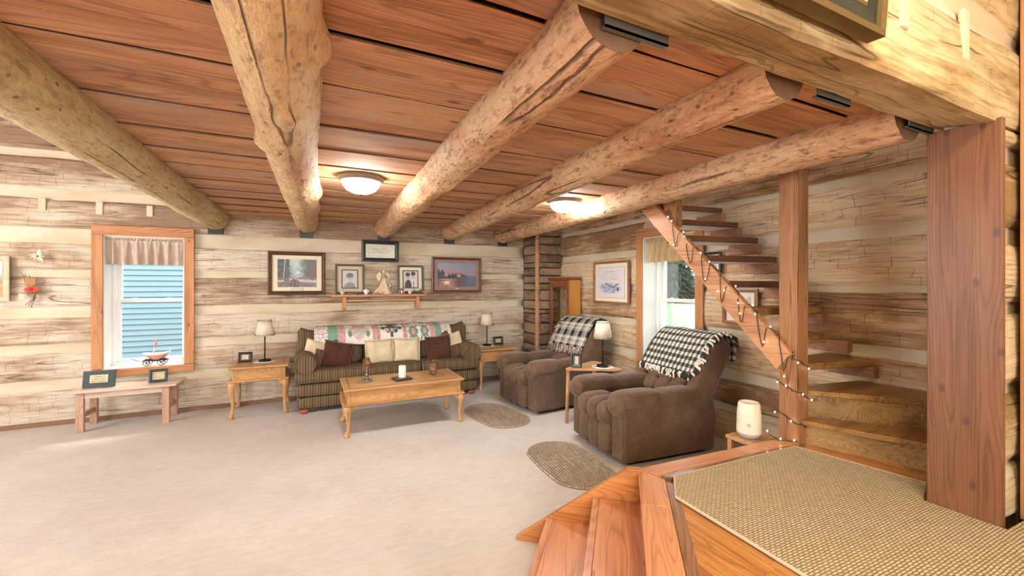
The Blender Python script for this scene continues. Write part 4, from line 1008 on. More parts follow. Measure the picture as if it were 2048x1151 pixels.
copy_tree(L1, None, (2.33, 5.69, .5545), R(40), 'table lamp with laced parchment shade on end table between sofa and recliner')
L3 = copy_tree(L1, None, (2.80, 3.60, .5765), R(150), 'table lamp with laced parchment shade on the small table between recliners')
def doily(label, x, y, z, r=.115):
    t = thing('doily', label, 'doily', (x, y, z), group='crocheted doilies'); mb = MB(); n = 64
    mb.add([(0, 0, .003)] + [(rr * math.cos(2 * math.pi * i / n) * (1 + .04 * math.cos(16 * 2 * math.pi * i / n)), rr * math.sin(2 * math.pi * i / n) * (1 + .04 * math.cos(16 * 2 * math.pi * i / n)), .0035 if rr < r else .001) for rr in (r * .6, r) for i in range(n)],
           [(0, 1 + i, 1 + (i + 1) % n) for i in range(n)] + [(1 + i, 1 + n + i, 1 + n + (i + 1) % n, 1 + (i + 1) % n) for i in range(n)]); mb.build('crochet', 'doily', t, world=False, solid=.001)
doily('white crocheted doily under the lamp near the bench', -.475, 5.665, .5512); doily('white crocheted doily under the lamp beside the far recliner', 2.33, 5.69, .5512); doily('white crocheted doily under the lamp between recliners', 2.80, 3.60, .5732)
def frame(name, label, cat, w, h, rails, depth, frame_mat, layers, loc, rot, group=None, stand=False):
    """rails: list of (width, proud); layers: list of ('mat', inset_x, inset_y, material) or ('print', ix, iy, fn, nx, ny); faces local -Y, origin at bottom centre"""
    t = thing(name, label, cat, loc, 0, group); t.rotation_euler = rot; a = 0.0
    for k, (rw, pr) in enumerate(rails):
        mb = MB(); W0, H0, W1_, H1 = w / 2 - a, h - a, w / 2 - a - rw, h - a - rw; z0, z1 = a, a + rw
        o = [(-W0, z0), (W0, z0), (W0, H0), (-W0, H0)]; i = [(-W1_, z1), (W1_, z1), (W1_, H1), (-W1_, H1)]
        pr2 = pr if k == 0 else pr * 1.0
        vs = [(x, 0, z) for x, z in o] + [(x, -pr, z) for x, z in o] + [(x * .5 + X * .5, -pr - .004, z * .5 + Z * .5) for (x, z), (X, Z) in zip(o, i)] + [(x, -pr + .003, z) for x, z in i] + [(x, 0, z) for x, z in i]
        fs = [(r * 4 + j, r * 4 + (j + 1) % 4, (r + 1) * 4 + (j + 1) % 4, (r + 1) * 4 + j) for r in range(4) for j in range(4)]
        mb.add(vs, fs); mb.build('frame' if k == 0 else 'inner_frame', frame_mat[k] if isinstance(frame_mat, (list, tuple)) else frame_mat, t, world=False); a += rw
    MB().box(-w / 2 + .002, w / 2 - .002, -.003, 0, .002, h - .002).build('backboard', 'backing_dark', t, world=False)
    d = .004
    for L in layers:
        ix, iy = L[1], L[2]; x0, x1, z0, z1 = -w / 2 + ix, w / 2 - ix, iy, h - iy
        if L[0] == 'mat': MB().box(x0, x1, -d - .001, -.003, z0, z1).build('mat_board', L[3], t, world=False)
        else:
            mb = MB(); mb.grid(L[4], L[5], lambda u, v: (x0 + (x1 - x0) * u, -d - .001, z0 + (z1 - z0) * v), L[3]); mb.build('picture', 'print', t, world=False)
        d += .0015
    if stand: MB().cbox((0, .035, h * .36), (.03, .004, h * .75), (R(28), 0, 0)).build('easel_leg', 'frame_black', t, world=False)
    return t
def lerp(a, b, t): t = max(0, min(1, t)); return tuple(p + (q - p) * t for p, q in zip(a, b))
def fb(u, v, s, k=0): return mnoise.fractal((u * s, v * s, k), .8, 2.0, 5)
def art_forest(u, v):
    c = lerp((.05, .07, .07), (.42, .52, .50), math.exp(-((u - .48 + .1 * (v - .5)) / .17) ** 2) * (.4 + .8 * v) + .30 * fb(u, v, 9))
    if u < .3: c = lerp(c, (.03, .045, .04), .75 + fb(u, v, 14, 2) * .8)
    if abs(u - .13 - .06 * v) < .008 and v > .3: c = (.55, .53, .48)
    if u > .74: c = lerp(c, (.11, .075, .07), .85 + .5 * fb(u, v, 8, 5))
    if v < .34: c = lerp((.13, .10, .10), (.52, .46, .42), math.exp(-((v - .24 + .1 * (u - .6)) / .05) ** 2) * (u > .3) + .35 * fb(u, v, 12, 3))
    if (u - .42) ** 2 / .018 + (v - .13) ** 2 / .026 < 1: c = lerp((.02, .02, .02), (.25, .18, .15), .3 + fb(u, v, 22, 1))
    if (u - .08) ** 2 / .008 + (v - .22) ** 2 / .0016 < 1: c = (.42, .36, .22)
    if .5 < v < .56 and .5 < u < .54: c = (.78, .82, .80)
    return c
def art_lake(u, v):
    c = lerp((.42, .25, .24), (.22, .30, .42), (v - .5) * 2 + .5 * fb(u, v * 2, 4))
    if v < .36: c = lerp((.10, .07, .09), (.60, .36, .28), math.exp(-((u - .25) / .2) ** 2) * (.7 + .8 * fb(u, v * 4, 6)))
    t = .40 + .22 * abs(fb(u, 0, 12)) + (.22 if u < .18 else 0) + .14 * math.exp(-((u - .52) / .25) ** 2)
    if .34 < v < t: c = lerp((.03, .04, .05), (.10, .12, .15), fb(u, v, 18) + .4)
    if .50 < u < .60 and .40 < v < .54: c = (.50, .26, .22)
    if .18 < u < .3 and .12 < v < .24: c = (.85, .62, .45)
    c = lerp(c, (.20, .27, .38), .45 * max(0, min(1, (u - .5) * 3)))
    if .66 < u < .80 and v > .5 and abs(math.sin(u * 130 + v * 9)) < .10: c = (.06, .06, .08)
    return c
def art_portrait_one(u, v):
    c = (.46, .47, .47)
    if (u - .5) ** 2 / .15 + (v + .02) ** 2 / .11 < 1: c = lerp((.17, .18, .18), (.26, .27, .27), fb(u, v, 12) + .5)
    if (u - .5) ** 2 / .030 + (v - .5) ** 2 / .045 < 1: c = (.42, .42, .41) if v < .56 else (.30, .30, .30)
    if (u - .5) ** 2 / .060 + (v - .72) ** 2 / .020 < 1 or abs(u - .48) < .26 and .6 < v < .64: c = (.13, .14, .14)
    return c
def art_portrait_two(u, v):
    c = (.55, .52, .54)
    if (u - .72) ** 2 / .05 + (v - .1) ** 2 / .16 < 1: c = (.62, .60, .62)
    if (u - .32) ** 2 / .06 + (v - .08) ** 2 / .15 < 1: c = (.07, .045, .045)
    for x, y, hc in ((.30, .66, (.06, .045, .05)), (.70, .72, (.05, .05, .055))):
        if (u - x) ** 2 / .026 + (v - y) ** 2 / .036 < 1: c = (.56, .42, .38)
        if (u - x) ** 2 / .03 + (v - y - .14) ** 2 / .016 < 1: c = hc
        if abs(abs(u - x) - .06) < .025 and abs(v - y - .02) < .015 or abs(u - x) < .05 and abs(v - y + .09) < .012: c = (.10, .07, .07)
    if abs(u - .72) < .03 and v < .4: c = (.12, .13, .17)
    return c
def scrawl(rows, m=.1, bg=(.66, .63, .54), ink=(.20, .19, .17), title=False):
    def fn(u, v):
        if m < u < 1 - m and m < v < 1 - m:
            r = (1 - v - m) / (1 - 2 * m) * rows; k = int(r); f = r - k
            if .35 < f < .62 and hsh(int(u * 34), k) > .22 and (u < .85 - .25 * hsh(k, 3) or k < 2): return ink
        return bg
    return fn
def art_poem(u, v):
    c = (.66, .60, .62)
    d = ((u - .46) / .40) ** 2 + ((v - .32) / .17) ** 2
    if d < 1.2: c = lerp((.26, .31, .45), (.62, .58, .62), d * .7 + .9 * fb(u, v, 9))
    if abs(v - .40 + .05 * math.sin(u * 14)) < .016 and .3 < u < .8: c = (.10, .11, .15)
    if ((u - .76) / .04) ** 2 + ((v - .28) / .07) ** 2 < 1: c = (.10, .13, .16)
    for r in range(4):
        if abs(v - (.76 - r * .055)) < .007 and (.14 < u < .43 or .5 < u < .80) and hsh(int(u * 50), r) > .2: c = (.30, .27, .28)
    if abs(v - .85 - .01 * math.sin(u * 60)) < .012 and .25 < u < .72 and hsh(int(u * 40), 9) > .25: c = (.22, .20, .21)
    return c
def art_field(u, v):
    c = lerp((.66, .62, .50), (.60, .60, .55), v)
    if v < .55: c = lerp((.42, .20, .09), (.30, .28, .10), (v - .1) * 2 + .6 * fb(u, v, 6))
    if .38 < v < .60 and fb(u, v, 7, 3) > -.15: c = (.16, .18, .07)
    return c
def art_pale(u, v): return lerp((.66, .64, .58), (.44, .42, .40), .35 + fb(u, v, 5, 2) * 1.2)
FY = 5.912
def on_back(x, z): return ((x, FY, z), (0, 0, 0))
frame('framed_forest_print', 'large framed forest print in dark walnut frame with cream mat', 'picture', .64, .535, [(.034, .022), (.012, .014)], .02, ['frame_walnut', 'frame_bronze'], [('mat', .044, .044, 'mat_cream'), ('print', .102, .094, art_forest, 120, 90), ('mat', .265, .047, 'ink'), ('mat', .268, .050, 'paper')][:2], *on_back(-.142, 1.32))
fp = bpy.data.objects['framed_forest_print']
MB().box(-.065, .065, -.009, -.004, .056, .078).build('caption_plate', 'ink', fp, world=False); MB().box(-.060, .060, -.0095, -.009, .060, .074).build('caption_card', 'paper', fp, world=False)
frame('framed_lake_print', 'framed dusk lake print in cherry frame with rose mat', 'picture', .755, .515, [(.026, .02), (.010, .012)], .02, ['frame_cherry', 'frame_walnut'], [('mat', .036, .036, 'mat_rose'), ('print', .085, .085, art_lake, 130, 90)], *on_back(1.945, 1.327))
MB().box(-.03, .03, -.0075, -.004, .052, .066).build('caption_card', 'mat_tan', bpy.data.objects['framed_lake_print'], world=False)
frame('framed_writing', 'dark framed page of small handwriting hung highest above the shelf', 'picture', .485, .285, [(.046, .020), (.006, .012)], .02, ['frame_black', 'frame_grey'], [('print', .05, .05, scrawl(12, .08, (.66, .66, .58)), 130, 84)], *on_back(.86, 1.755))
pa = frame('framed_portrait', 'grey framed old portrait of a person in a cap', 'picture', .36, .39, [(.028, .018)], .02, 'frame_grey', [('mat', .028, .028, 'mat_tan'), ('mat', .076, .068, 'frame_grey'), ('print', .092, .084, art_portrait_one, 60, 70)], (.471, 5.862, 1.3235), (R(-5), 0, 0), 'portraits on the shelf')
frame('framed_portrait', 'grey framed drawing of two smiling people, one in dark clothes', 'picture', .36, .39, [(.028, .018)], .02, 'frame_grey', [('mat', .028, .028, 'mat_cream'), ('mat', .070, .068, 'frame_grey'), ('print', .086, .084, art_portrait_two, 60, 70)], (1.26, 5.862, 1.3235), (R(-5), 0, 0), 'portraits on the shelf')
frame('framed_landscape', 'pale wood framed landscape painting at the edge near the flower spray', 'picture', .62, .445, [(.040, .02), (.012, .012)], .02, ['frame_pale', 'frame_pale'], [('print', .05, .05, art_field, 60, 50)], *on_back(-2.99, 1.283))
RW = (0, 0, R(-90)) # facing -X
frame('framed_poem', 'brown framed poem with soft blue watercolour drawing between cabinet and window', 'picture', .70, .545, [(.030, .02)], .02, 'frame_oakbrown', [('mat', .028, .028, 'mat_cream'), ('mat', .084, .074, 'grey_blue'), ('print', .088, .078, art_poem, 110, 90)], (3.472, 4.292, 1.20), (0, 0, R(-90)))
frame('framed_card', 'wooden framed pale print half hidden behind the stair rail', 'picture', .34, .32, [(.030, .02)], .02, 'frame_oakbrown', [('mat', .028, .028, 'mat_cream'), ('print', .07, .07, art_pale, 40, 40)], (3.472, 2.50, 1.09), (0, 0, R(-90)))
frame('framed_photo', 'small dark framed photo seen between the upper stair treads', 'picture', .26, .21, [(.022, .02)], .02, 'frame_black', [('mat', .022, .022, 'paper'), ('print', .05, .045, art_portrait_one, 30, 30)], (3.472, 2.82, 1.545), (0, 0, R(-90)))
hf = frame('framed_picture', 'bronze and dark framed picture on the header log above the opening', 'picture', .72, .55, [(.022, .045), (.050, .030), (.014, .028)], .03, ['frame_bronze', 'frame_black', 'frame_bronze'], [('print', .086, .086, art_field, 30, 30)], (1.118, .662, 2.158), (R(4), 0, 0))
# standing little frames
def small_frame(label, x, y, z, rz, w=.15, h=.115, mt='frame_black'):
    return frame('framed_motto', label, 'small picture', w, h, [(.020, .012)], .012, mt, [('mat', .020, .020, 'frame_grey'), ('print', .040, .032, scrawl(5, .08, (.60, .53, .36)), 24, 20)], (x, y, z + .001), (R(-10), 0, rz), 'little framed mottos', True)
small_frame('little dark framed motto on the end table near the bench', -.675, 5.70, .551, R(-8), .145, .115)
small_frame('little dark framed motto on the end table beside the far recliner', 2.535, 5.74, .551, R(6), .165, .115)
small_frame('little dark framed motto on the table between the recliners', 2.535, 3.70, .573, R(-42), .115, .145)

# ------------------------------------------------------------------ bench and what stands on it
t = thing('bench', 'low pale wooden bench under the window with blue siding', 'bench', (-1.68, 5.69, 0))
MB().box(-2.10, -1.26, 5.48, 5.88, .388, .408).build('bench_top', 'bench_wood', t, bevel=.006)
MB().box(-2.02, -1.34, 5.535, 5.555, .325, .388).build('apron', 'bench_wood', t, bevel=.002); MB().box(-2.02, -1.34, 5.83, 5.85, .325, .388).build('apron', 'bench_wood', t, bevel=.002)
for x in (-2.03, -1.36):
    for y in (5.545, 5.84): MB().box(x - .03, x + .03, y - .02, y + .02, 0, .388).build('leg', 'bench_leg_wood', t, bevel=.003)
    MB().box(x - .012, x + .012, 5.565, 5.82, .125, .175).build('stretcher', 'bench_leg_wood', t, bevel=.003)
t = thing('dream_plaque', 'dark slate plaque with printed motto on the bench', 'plaque', (-1.925, 5.64, .4095), R(-4)); t.rotation_euler = (R(-9), 0, R(-4))
MB().box(-.128, .128, -.009, .009, 0, .165).build('slab', 'sign_teal', t, bevel=.003, world=False)
MB().box(-.128, .128, -.0102, -.0088, .080, .083).build('crossing_line', 'frame_grey', t, world=False); MB().box(-.0015, .0015, -.0102, -.0088, 0, .165).build('crossing_line', 'frame_grey', t, world=False)
MB().box(-.072, .072, -.0125, -.009, .046, .124).build('label_card', 'paper_tan', t, world=False, bevel=.001)
for k, s in enumerate(('a dream is', 'a wish your', 'heart makes')):
    text_mesh('lettering', s, .024, 'ink', t, Matrix.Translation((0, -.0128, .108 - k * .023)) @ Matrix.Rotation(R(90), 4, 'X'))
frame('motto_frame', 'small black deep framed motto at the far end of the bench', 'small picture', .155, .135, [(.026, .022)], .02, 'sign_teal', [('print', .026, .026, scrawl(4, .10, (.60, .50, .30), (.28, .17, .07)), 40, 34)], (-1.455, 5.66, .4095), (R(-14), 0, R(6)), None, True)
# toy wagon with boat planter on the sill
t = thing('toy_wagon', 'tiny brown spoked-wheel wagon on the window sill', 'toy wagon', (-1.565, 5.968, .546))
WX, WY, WZ = -1.565, 5.968, .546
MB().box(WX - .10, WX + .12, WY - .03, WY + .03, WZ + .052, WZ + .062).build('bed', 'bronze_dark', t, bevel=.002); MB().box(WX - .085, WX - .03, WY - .032, WY + .032, WZ + .062, WZ + .072).build('bolster', 'bronze_dark', t, bevel=.002)
MB().box(WX + .05, WX + .10, WY - .032, WY + .032, WZ + .062, WZ + .072).build('bolster', 'bronze_dark', t, bevel=.002)
MB().box(WX - .03, WX + .05, WY - .006, WY + .006, WZ + .042, WZ + .053).build('reach_pole', 'frame_bronze', t)
for x, r in ((WX - .062, .030), (WX + .068, .034)):
    for y in (WY - .045, WY + .045):
        w = MB(); w.tube([(x + r * math.cos(a * math.pi / 12), y, WZ + .003 + r + r * math.sin(a * math.pi / 12)) for a in range(25)], .0035, 6)
        for k in range(3): a = k * math.pi / 3 + .3; w.tube([(x - r * math.cos(a), y, WZ + .003 + r - r * math.sin(a)), (x + r * math.cos(a), y, WZ + .003 + r + r * math.sin(a))], .002, 5)
        w.tube([(x, y - .006, WZ + .003 + r), (x, y + .006, WZ + .003 + r)], .006, 8); w.build('wheel', 'bronze_dark', t)
    MB().tube([(x, WY - .045, WZ + .003 + r), (x, WY + .045, WZ + .003 + r)], .003, 6).build('axle', 'bronze_dark', t)
MB().tube([(WX - .09, WY, WZ + .04), (WX - .15, WY - .005, WZ + .06), (WX - .215, WY - .01, WZ + .092)], .0025, 6).build('tongue', 'black_metal', t)
t = thing('boat_planter', 'small white and terracotta boat-shaped bowl riding on the toy wagon', 'bowl', (WX + .02, WY, WZ + .073))
mb = MB()
def boat(u, v):
    a = 2 * math.pi * u; f = .45 + .55 * v; x = .112 * math.cos(a) * f ** .8; y = .042 * math.sin(a) * (f ** .7)
    return (WX + .02 + x + .012 * v * math.cos(a), WY + y, WZ + .073 + .060 * v ** 1.2 + (.022 * v * max(0, math.cos(a)) ** 2 + .008 * v * max(0, -math.cos(a)) ** 2))
mb.grid(40, 6, boat); o = mb.build('hull', 'terracotta', t, smooth=True, solid=.004)
MB().grid(40, 2, lambda u, v: boat(u, .72 + .30 * v)).build('white_rim', 'white_ceramic', t, smooth=True, solid=.008)
MB().prism([(WX + .02 + .05 * math.cos(a * .3927), WY + .024 * math.sin(a * .3927)) for a in range(16)], WZ + .0735, WZ + .076).build('floor', 'terracotta', t)
t = thing('toy_paddle', 'thin pole with pink grip standing in the little boat bowl', 'toy paddle', (WX - .02, WY + .005, WZ + .077))
MB().tube([(WX - .020, WY + .006, WZ + .077), (WX - .004, WY + .014, WZ + .20)], .0075, 8).build('shaft', 'handle_blue', t); MB().tube([(WX - .005, WY + .0138, WZ + .195), (WX + .010, WY + .020, WZ + .285)], [.010, .012], 8).build('grip', 'handle_pink', t)
# dried flowers on the wall
def strip_leaf(mb, p, q, w, bend=.01):
    p, q = Vector(p), Vector(q); d = (q - p); s = d.cross(Vector((0, 1, 0))).normalized(); pts = []
    for k in range(6): f = k / 5; c = p + d * f + Vector((0, -bend * math.sin(f * 3.14), 0)); ww = w * math.sin(f * 3.0 + .1) / 2 + .0004; pts += [c - s * ww, c + s * ww]
    mb.add(pts, [(2 * k, 2 * k + 1, 2 * k + 3, 2 * k + 2) for k in range(5)])
t = thing('dried_flower_spray', 'dried spray of twigs with red blossom on the log wall', 'dried flowers', (-2.525, 5.90, 1.40)); rs = random.Random(2)
mb = MB()
for k in range(6): mb.tube([(-2.50 + rs.uniform(-.01, .01), 5.905, 1.38), (-2.53 + rs.uniform(-.04, .02), 5.895, 1.45 + rs.uniform(0, .04)), (-2.56 + rs.uniform(-.05, .06), 5.90, 1.52 + rs.uniform(0, .05))], .002, 5)
for k in range(3): mb.tube([(-2.495, 5.905, 1.38), (-2.50 - k * .006, 5.90, 1.30), (-2.53 - k * .02, 5.905, 1.22 + k * .012)], .0028, 5)
mb.build('twig', 'twig', t)
mb = MB()
for k in range(7): strip_leaf(mb, (-2.51, 5.893, 1.41), (-2.55 + rs.uniform(-.06, .07), 5.885, 1.50 + rs.uniform(-.03, .03)), .028)
mb.build('husk', 'husk', t, solid=.001)
mb = MB()
for k in range(11): a = k * 2 * math.pi / 11; strip_leaf(mb, (-2.507, 5.885, 1.398), (-2.507 + .062 * math.cos(a), 5.87, 1.398 + .034 * math.sin(a)), .026, .012)
mb.build('petal', 'red_flower', t, solid=.001)
mb = MB()
for k in range(6): a = -2.9 + k * .52; strip_leaf(mb, (-2.50, 5.89, 1.38), (-2.50 + .07 * math.cos(a), 5.88, 1.378 + .03 * math.sin(a)), .02)
mb.build('leaf', 'leaf_green', t, solid=.001)
mb = MB()
for k in range(7): a = 2.6 + k * .3; strip_leaf(mb, (-2.555, 5.89, 1.345), (-2.565 + .05 * math.cos(a), 5.88, 1.335 + .042 * math.sin(a)), .008)
mb.build('pale_petal', 'dry_petal', t, solid=.001)
t = thing('dried_blossom', 'small pale dried blossom pinned above the flower spray', 'dried flowers', (-2.47, 5.90, 1.74)); mb = MB()
strip_leaf(mb, (-2.465, 5.892, 1.72), (-2.455, 5.875, 1.805), .035); strip_leaf(mb, (-2.465, 5.892, 1.735), (-2.43, 5.88, 1.67), .022)
for k in range(9): a = k * .7; strip_leaf(mb, (-2.475, 5.892, 1.735), (-2.475 + .06 * math.cos(a), 5.885, 1.73 + .045 * math.sin(a)), .010)
mb.build('petal', 'dry_petal', t, solid=.001); MB().sq((-2.473, 5.885, 1.733), (.010, .008, .010), 1, 1, 10, 8).build('seed_head', 'twig', t, smooth=True)

# ------------------------------------------------------------------ coffee table things
t = thing('candle_holder', 'pewter candle holder with beaded copper shade on the coffee table', 'candle holder', (.53, 4.56, .4565)); c0 = (.53, 4.56, .4565)
MB().lathe([(.050, 0), (.052, .006), (.030, .018), (.012, .03), (.016, .045), (.022, .055), (.010, .07), (.014, .09), (.020, .105), (.012, .115)], 24, c0).build('stem', 'pewter', t, smooth=True)
sh = thing('tmp', None, None); bpy.data.objects.remove(sh)
mb = MB()
for k in range(9):
    r = .058 - k * .0042; mb.tube([(c0[0] + r * math.cos(a * math.pi / 12), c0[1] + r * math.sin(a * math.pi / 12), c0[2] + .125 + k * .0135) for a in range(25)], .0042, 5)
for k in range(8): a = k * math.pi / 4; mb.tube([(c0[0] + .058 * math.cos(a), c0[1] + .058 * math.sin(a), c0[2] + .122), (c0[0] + .024 * math.cos(a), c0[1] + .024 * math.sin(a), c0[2] + .238)], .002, 4)
mb.build('beaded_shade', 'copper', t, smooth=True); MB().lathe([(.016, .112), (.018, .118), (.018, .15)], 14, c0).build('candle_cup', 'red_glass', t, smooth=True)
t = thing('slate_tray', 'small dark slate tray under the white candle', 'tray', (.87, 4.47, .4565), R(12))
MB().box(-.085, .085, -.075, .075, .006, .016).build('slab', 'tray_slate', t, bevel=.003, world=False); MB().box(-.085, -.03, -.080, .080, 0, .008).build('foot', 'bronze_dark', t, world=False); MB().box(.03, .085, -.080, .080, 0, .008).build('foot', 'bronze_dark', t, world=False)
t = thing('pillar_candle', 'thick white pillar candle standing on the dark tray', 'candle', (.875, 4.48, .4730)); MB().lathe([(.037, 0), (.038, .004), (.038, .118), (.034, .124), (.02, .119), (.002, .118)], 28, (.875, 4.48, .4730)).build('wax', 'cream_wax', t, smooth=True)
MB().tube([(.875, 4.48, .590), (.877, 4.48, .603)], .0014, 5).build('wick', 'ink', t)
t = thing('jar_candle', 'dusky pink candle in a clear glass on the coffee table', 'candle', (1.225, 4.56, .4565)); c0 = (1.225, 4.56, .4565)
MB().lathe([(.041, 0), (.043, .004), (.043, .155), (.040, .155), (.040, .012), (.001, .010)], 28, c0).build('glass', 'jar_glass', t, smooth=True); MB().lathe([(.0395, .013), (.0395, .115), (.001, .113)], 24, c0).build('wax', 'pink_wax', t, smooth=True)
MB().tube([(1.225, 4.56, .568), (1.226, 4.56, .583)], .0013, 5).build('wick', 'ink', t)

# ------------------------------------------------------------------ wall shelf and its ornaments
t = thing('wall_shelf', 'pine wall shelf with rounded ends and two brackets', 'shelf', (.87, 5.92, 1.30))
n = 14; pl = [(.31 + -.075 * math.sin(math.pi * k / n) - .0, 5.925 - .0 - .085 + .085 * math.cos(math.pi * k / n)) for k in range(n + 1)]; pr = [(1.43 + .075 * math.sin(math.pi * k / n), 5.84 - .085 * math.cos(math.pi * k / n)) for k in range(n + 1)]
mb = MB(); mb.prism(pl + pr, 1.285, 1.318); mb.build('board', 'shelf_wood', t, bevel=.006)
for x in (.40, 1.345): mb = MB(); mb.prism([(5.925, 1.12), (5.80, 1.12), (5.785, 1.14), (5.785, 1.285), (5.925, 1.285)], x - .022, x + .022, lambda y, z, xx: (xx, y, z)); mb.build('bracket', 'pine_trim', t, bevel=.004, clean=True)
MB().box(.42, 1.325, 5.80, 5.818, 1.225, 1.25).build('rail', 'shelf_wood', t, bevel=.003)
AX, AY, AZ = .895, 5.83, 1.319
t = thing('angel_figure', 'raffia angel with open wings and long pleated gown on the shelf', 'figurine', (AX, AY, AZ))
mb = MB()
def gown(u, v):
    a = 2 * math.pi * u; r = (.022 + .085 * (1 - v) ** 1.35) * (1 + .10 * math.sin(a * 11) * (1 - v)); return (AX + r * math.cos(a) - .05 * (1 - v) ** 3 * max(0, -math.cos(a)), AY + r * .6 * math.sin(a), AZ + .215 * v)
mb.grid(66, 12, gown); mb.build('gown', 'raffia', t, smooth=True)
mb = MB(); mb.grid(8, 12, lambda u, v: (lambda p: (p[0] + .004, p[1] - .010, p[2]))(gown(.74 + .09 * u, v))); mb.build('silk_panel', 'silk_cream', t, smooth=True, solid=.003)
MB().grid(10, 4, lambda u, v: (AX - .075 - .06 * u, AY - .02 - .01 * math.sin(u * 6), AZ + .05 - .045 * u + .012 + .018 * v * (1 - u * .4))).build('train', 'silk_cream', t, smooth=True, solid=.004)
MB().lathe([(.024, .20), (.030, .225), (.028, .25), (.012, .265)], 16, (AX, AY, AZ)).build('bodice', 'raffia', t, smooth=True); MB().sq((AX + .003, AY - .008, AZ + .288), (.021, .021, .026), 1, 1, 16, 12).build('head', 'skin_doll', t, smooth=True)
MB().sq((AX + .003, AY - .002, AZ + .297), (.026, .022, .024), 1, 1, 16, 12).build('hair', 'silk_cream', t, smooth=True)
for s in (-1, 1):
    MB().tube([(AX + s * .026, AY - .01, AZ + .245), (AX + s * .045, AY - .03, AZ + .215), (AX + s * .012, AY - .05, AZ + .235)], [.010, .009, .007], 8).build('arm', 'raffia', t, smooth=True)
    mb = MB()
    def wing(u, v, s=s): a = -1.0 + 2.2 * v; r = .085 * u * (1 - .18 * abs(v - .45)); return (AX + s * (.012 + r * math.cos(a) * .95), AY + .03 + .014 * u, AZ + .232 + r * math.sin(a) + .006 * math.sin(v * 30) * u)
    mb.grid(8, 20, wing); mb.build('wing', 'dry_petal', t, smooth=True, solid=.004)
MB().sq((AX, AY - .05, AZ + .24), (.020, .012, .016), 1, 1, 10, 8).build('posy', 'dress_blue', t, smooth=True)
MB().tube([(AX + .075, AY - .01, AZ + .14), (AX + .082, AY - .03, AZ + .11), (AX + .074, AY - .02, AZ + .085)], [.012, .02, .01], 8).build('ribbon', 'valance_rose', t, smooth=True)
def mini_angel(label, x, h, mat):
    t = thing('small_figurine', label, 'figurine', (x, 5.80, 1.319)); c = (x, 5.80, 1.319)
    MB().lathe([(.020 * h, 0), (.024 * h, .004), (.013 * h, .03 * h), (.008 * h, .042 * h)], 14, c).build('body', mat, t, smooth=True); MB().sq((x, 5.80, 1.319 + .052 * h), (.011 * h, .011 * h, .012 * h), 1, 1, 10, 8).build('head', mat, t, smooth=True)
    for s in (-1, 1): MB().sq((x + s * .018 * h, 5.805, 1.319 + .036 * h), (.013 * h, .004, .018 * h), .8, .8, 10, 8).build('wing', mat, t, smooth=True)
mini_angel('tiny white angel figurine beside the capped portrait', .665, 1.15, 'white_ceramic'); mini_angel('tiny pale figurine at the round end of the shelf before the capped portrait', .375, .95, 'berry_pale'); mini_angel('tiny white figurine between the red jar and evergreen sprig on the shelf', 1.235, .75, 'white_ceramic')
t = thing('candy_jar', 'small red and white jar with a lid on the shelf by the two-person portrait', 'jar', (1.125, 5.80, 1.319)); c0 = (1.125, 5.80, 1.319)
MB().lathe([(.026, 0), (.032, .006), (.032, .05), (.026, .056)], 20, c0).build('body', 'red_glass', t, smooth=True); MB().lathe([(.027, .056), (.028, .062), (.020, .07), (.006, .075)], 18, c0).build('lid', 'pewter', t, smooth=True)
for k in range(6): a = k * math.pi / 3 + .3; MB().cbox((c0[0] + .0325 * math.cos(a), c0[1] + .0325 * math.sin(a), c0[2] + .028), (.002, .012, .044), (0, 0, a)).build('stripe', 'white_ceramic', t)
t = thing('berry_garland', 'thin twiggy berry garland trailing along the shelf edge', 'garland', (.87, 5.77, 1.322)); rs = random.Random(9); mb = MB(); b1 = MB(); b2 = MB(); pts = []
for k in range(60):
    u = k / 59; x = .44 + .66 * u; z = 1.326 + .010 * nz(u * 14, 2, 2) - (.05 * math.exp(-((u - .33) / .12) ** 2)) - (.03 * math.exp(-((u - .9) / .06) ** 2)); pts.append((x, 5.768 + .012 * nz(u * 11, 5, 5), z))
    for _ in range(3):
        p = (x + rs.uniform(-.02, .02), 5.766 + rs.uniform(-.012, .012), z + rs.uniform(-.022, .022)); (b1 if rs.random() < .6 else b2).sq(p, (.005, .005, .005), 1, 1, 6, 4); mb.tube([pts[-1], p], .0009, 3)
mb.tube(pts, .0016, 5); mb.build('vine', 'twig', t); tag(b1.build('berry', 'berry', t), None, kind='stuff'); tag(b2.build('pale_berry', 'berry_pale', t), None, kind='stuff')
t = thing('evergreen_sprig', 'dark evergreen sprig with twigs at the end of the shelf', 'sprig', (1.37, 5.80, 1.319)); mb = MB(); rs = random.Random(4)
for k in range(26): a = rs.uniform(0, 6.28); strip_leaf(mb, (1.35 + rs.uniform(-.05, .04), 5.80, 1.325), (1.35 + rs.uniform(-.09, .08), 5.79 + .03 * math.sin(a), 1.325 + rs.uniform(.0, .075)), .010, .005)
mb.build('needle_leaf', 'leaf_green', t, solid=.001); MB().tube([(1.27, 5.79, 1.323), (1.36, 5.78, 1.33), (1.44, 5.79, 1.36)], .003, 5).build('twig', 'twig', t); MB().tube([(1.40, 5.775, 1.36), (1.425, 5.77, 1.335), (1.445, 5.775, 1.322)], .0035, 5).build('pale_twig', 'dry_petal', t)

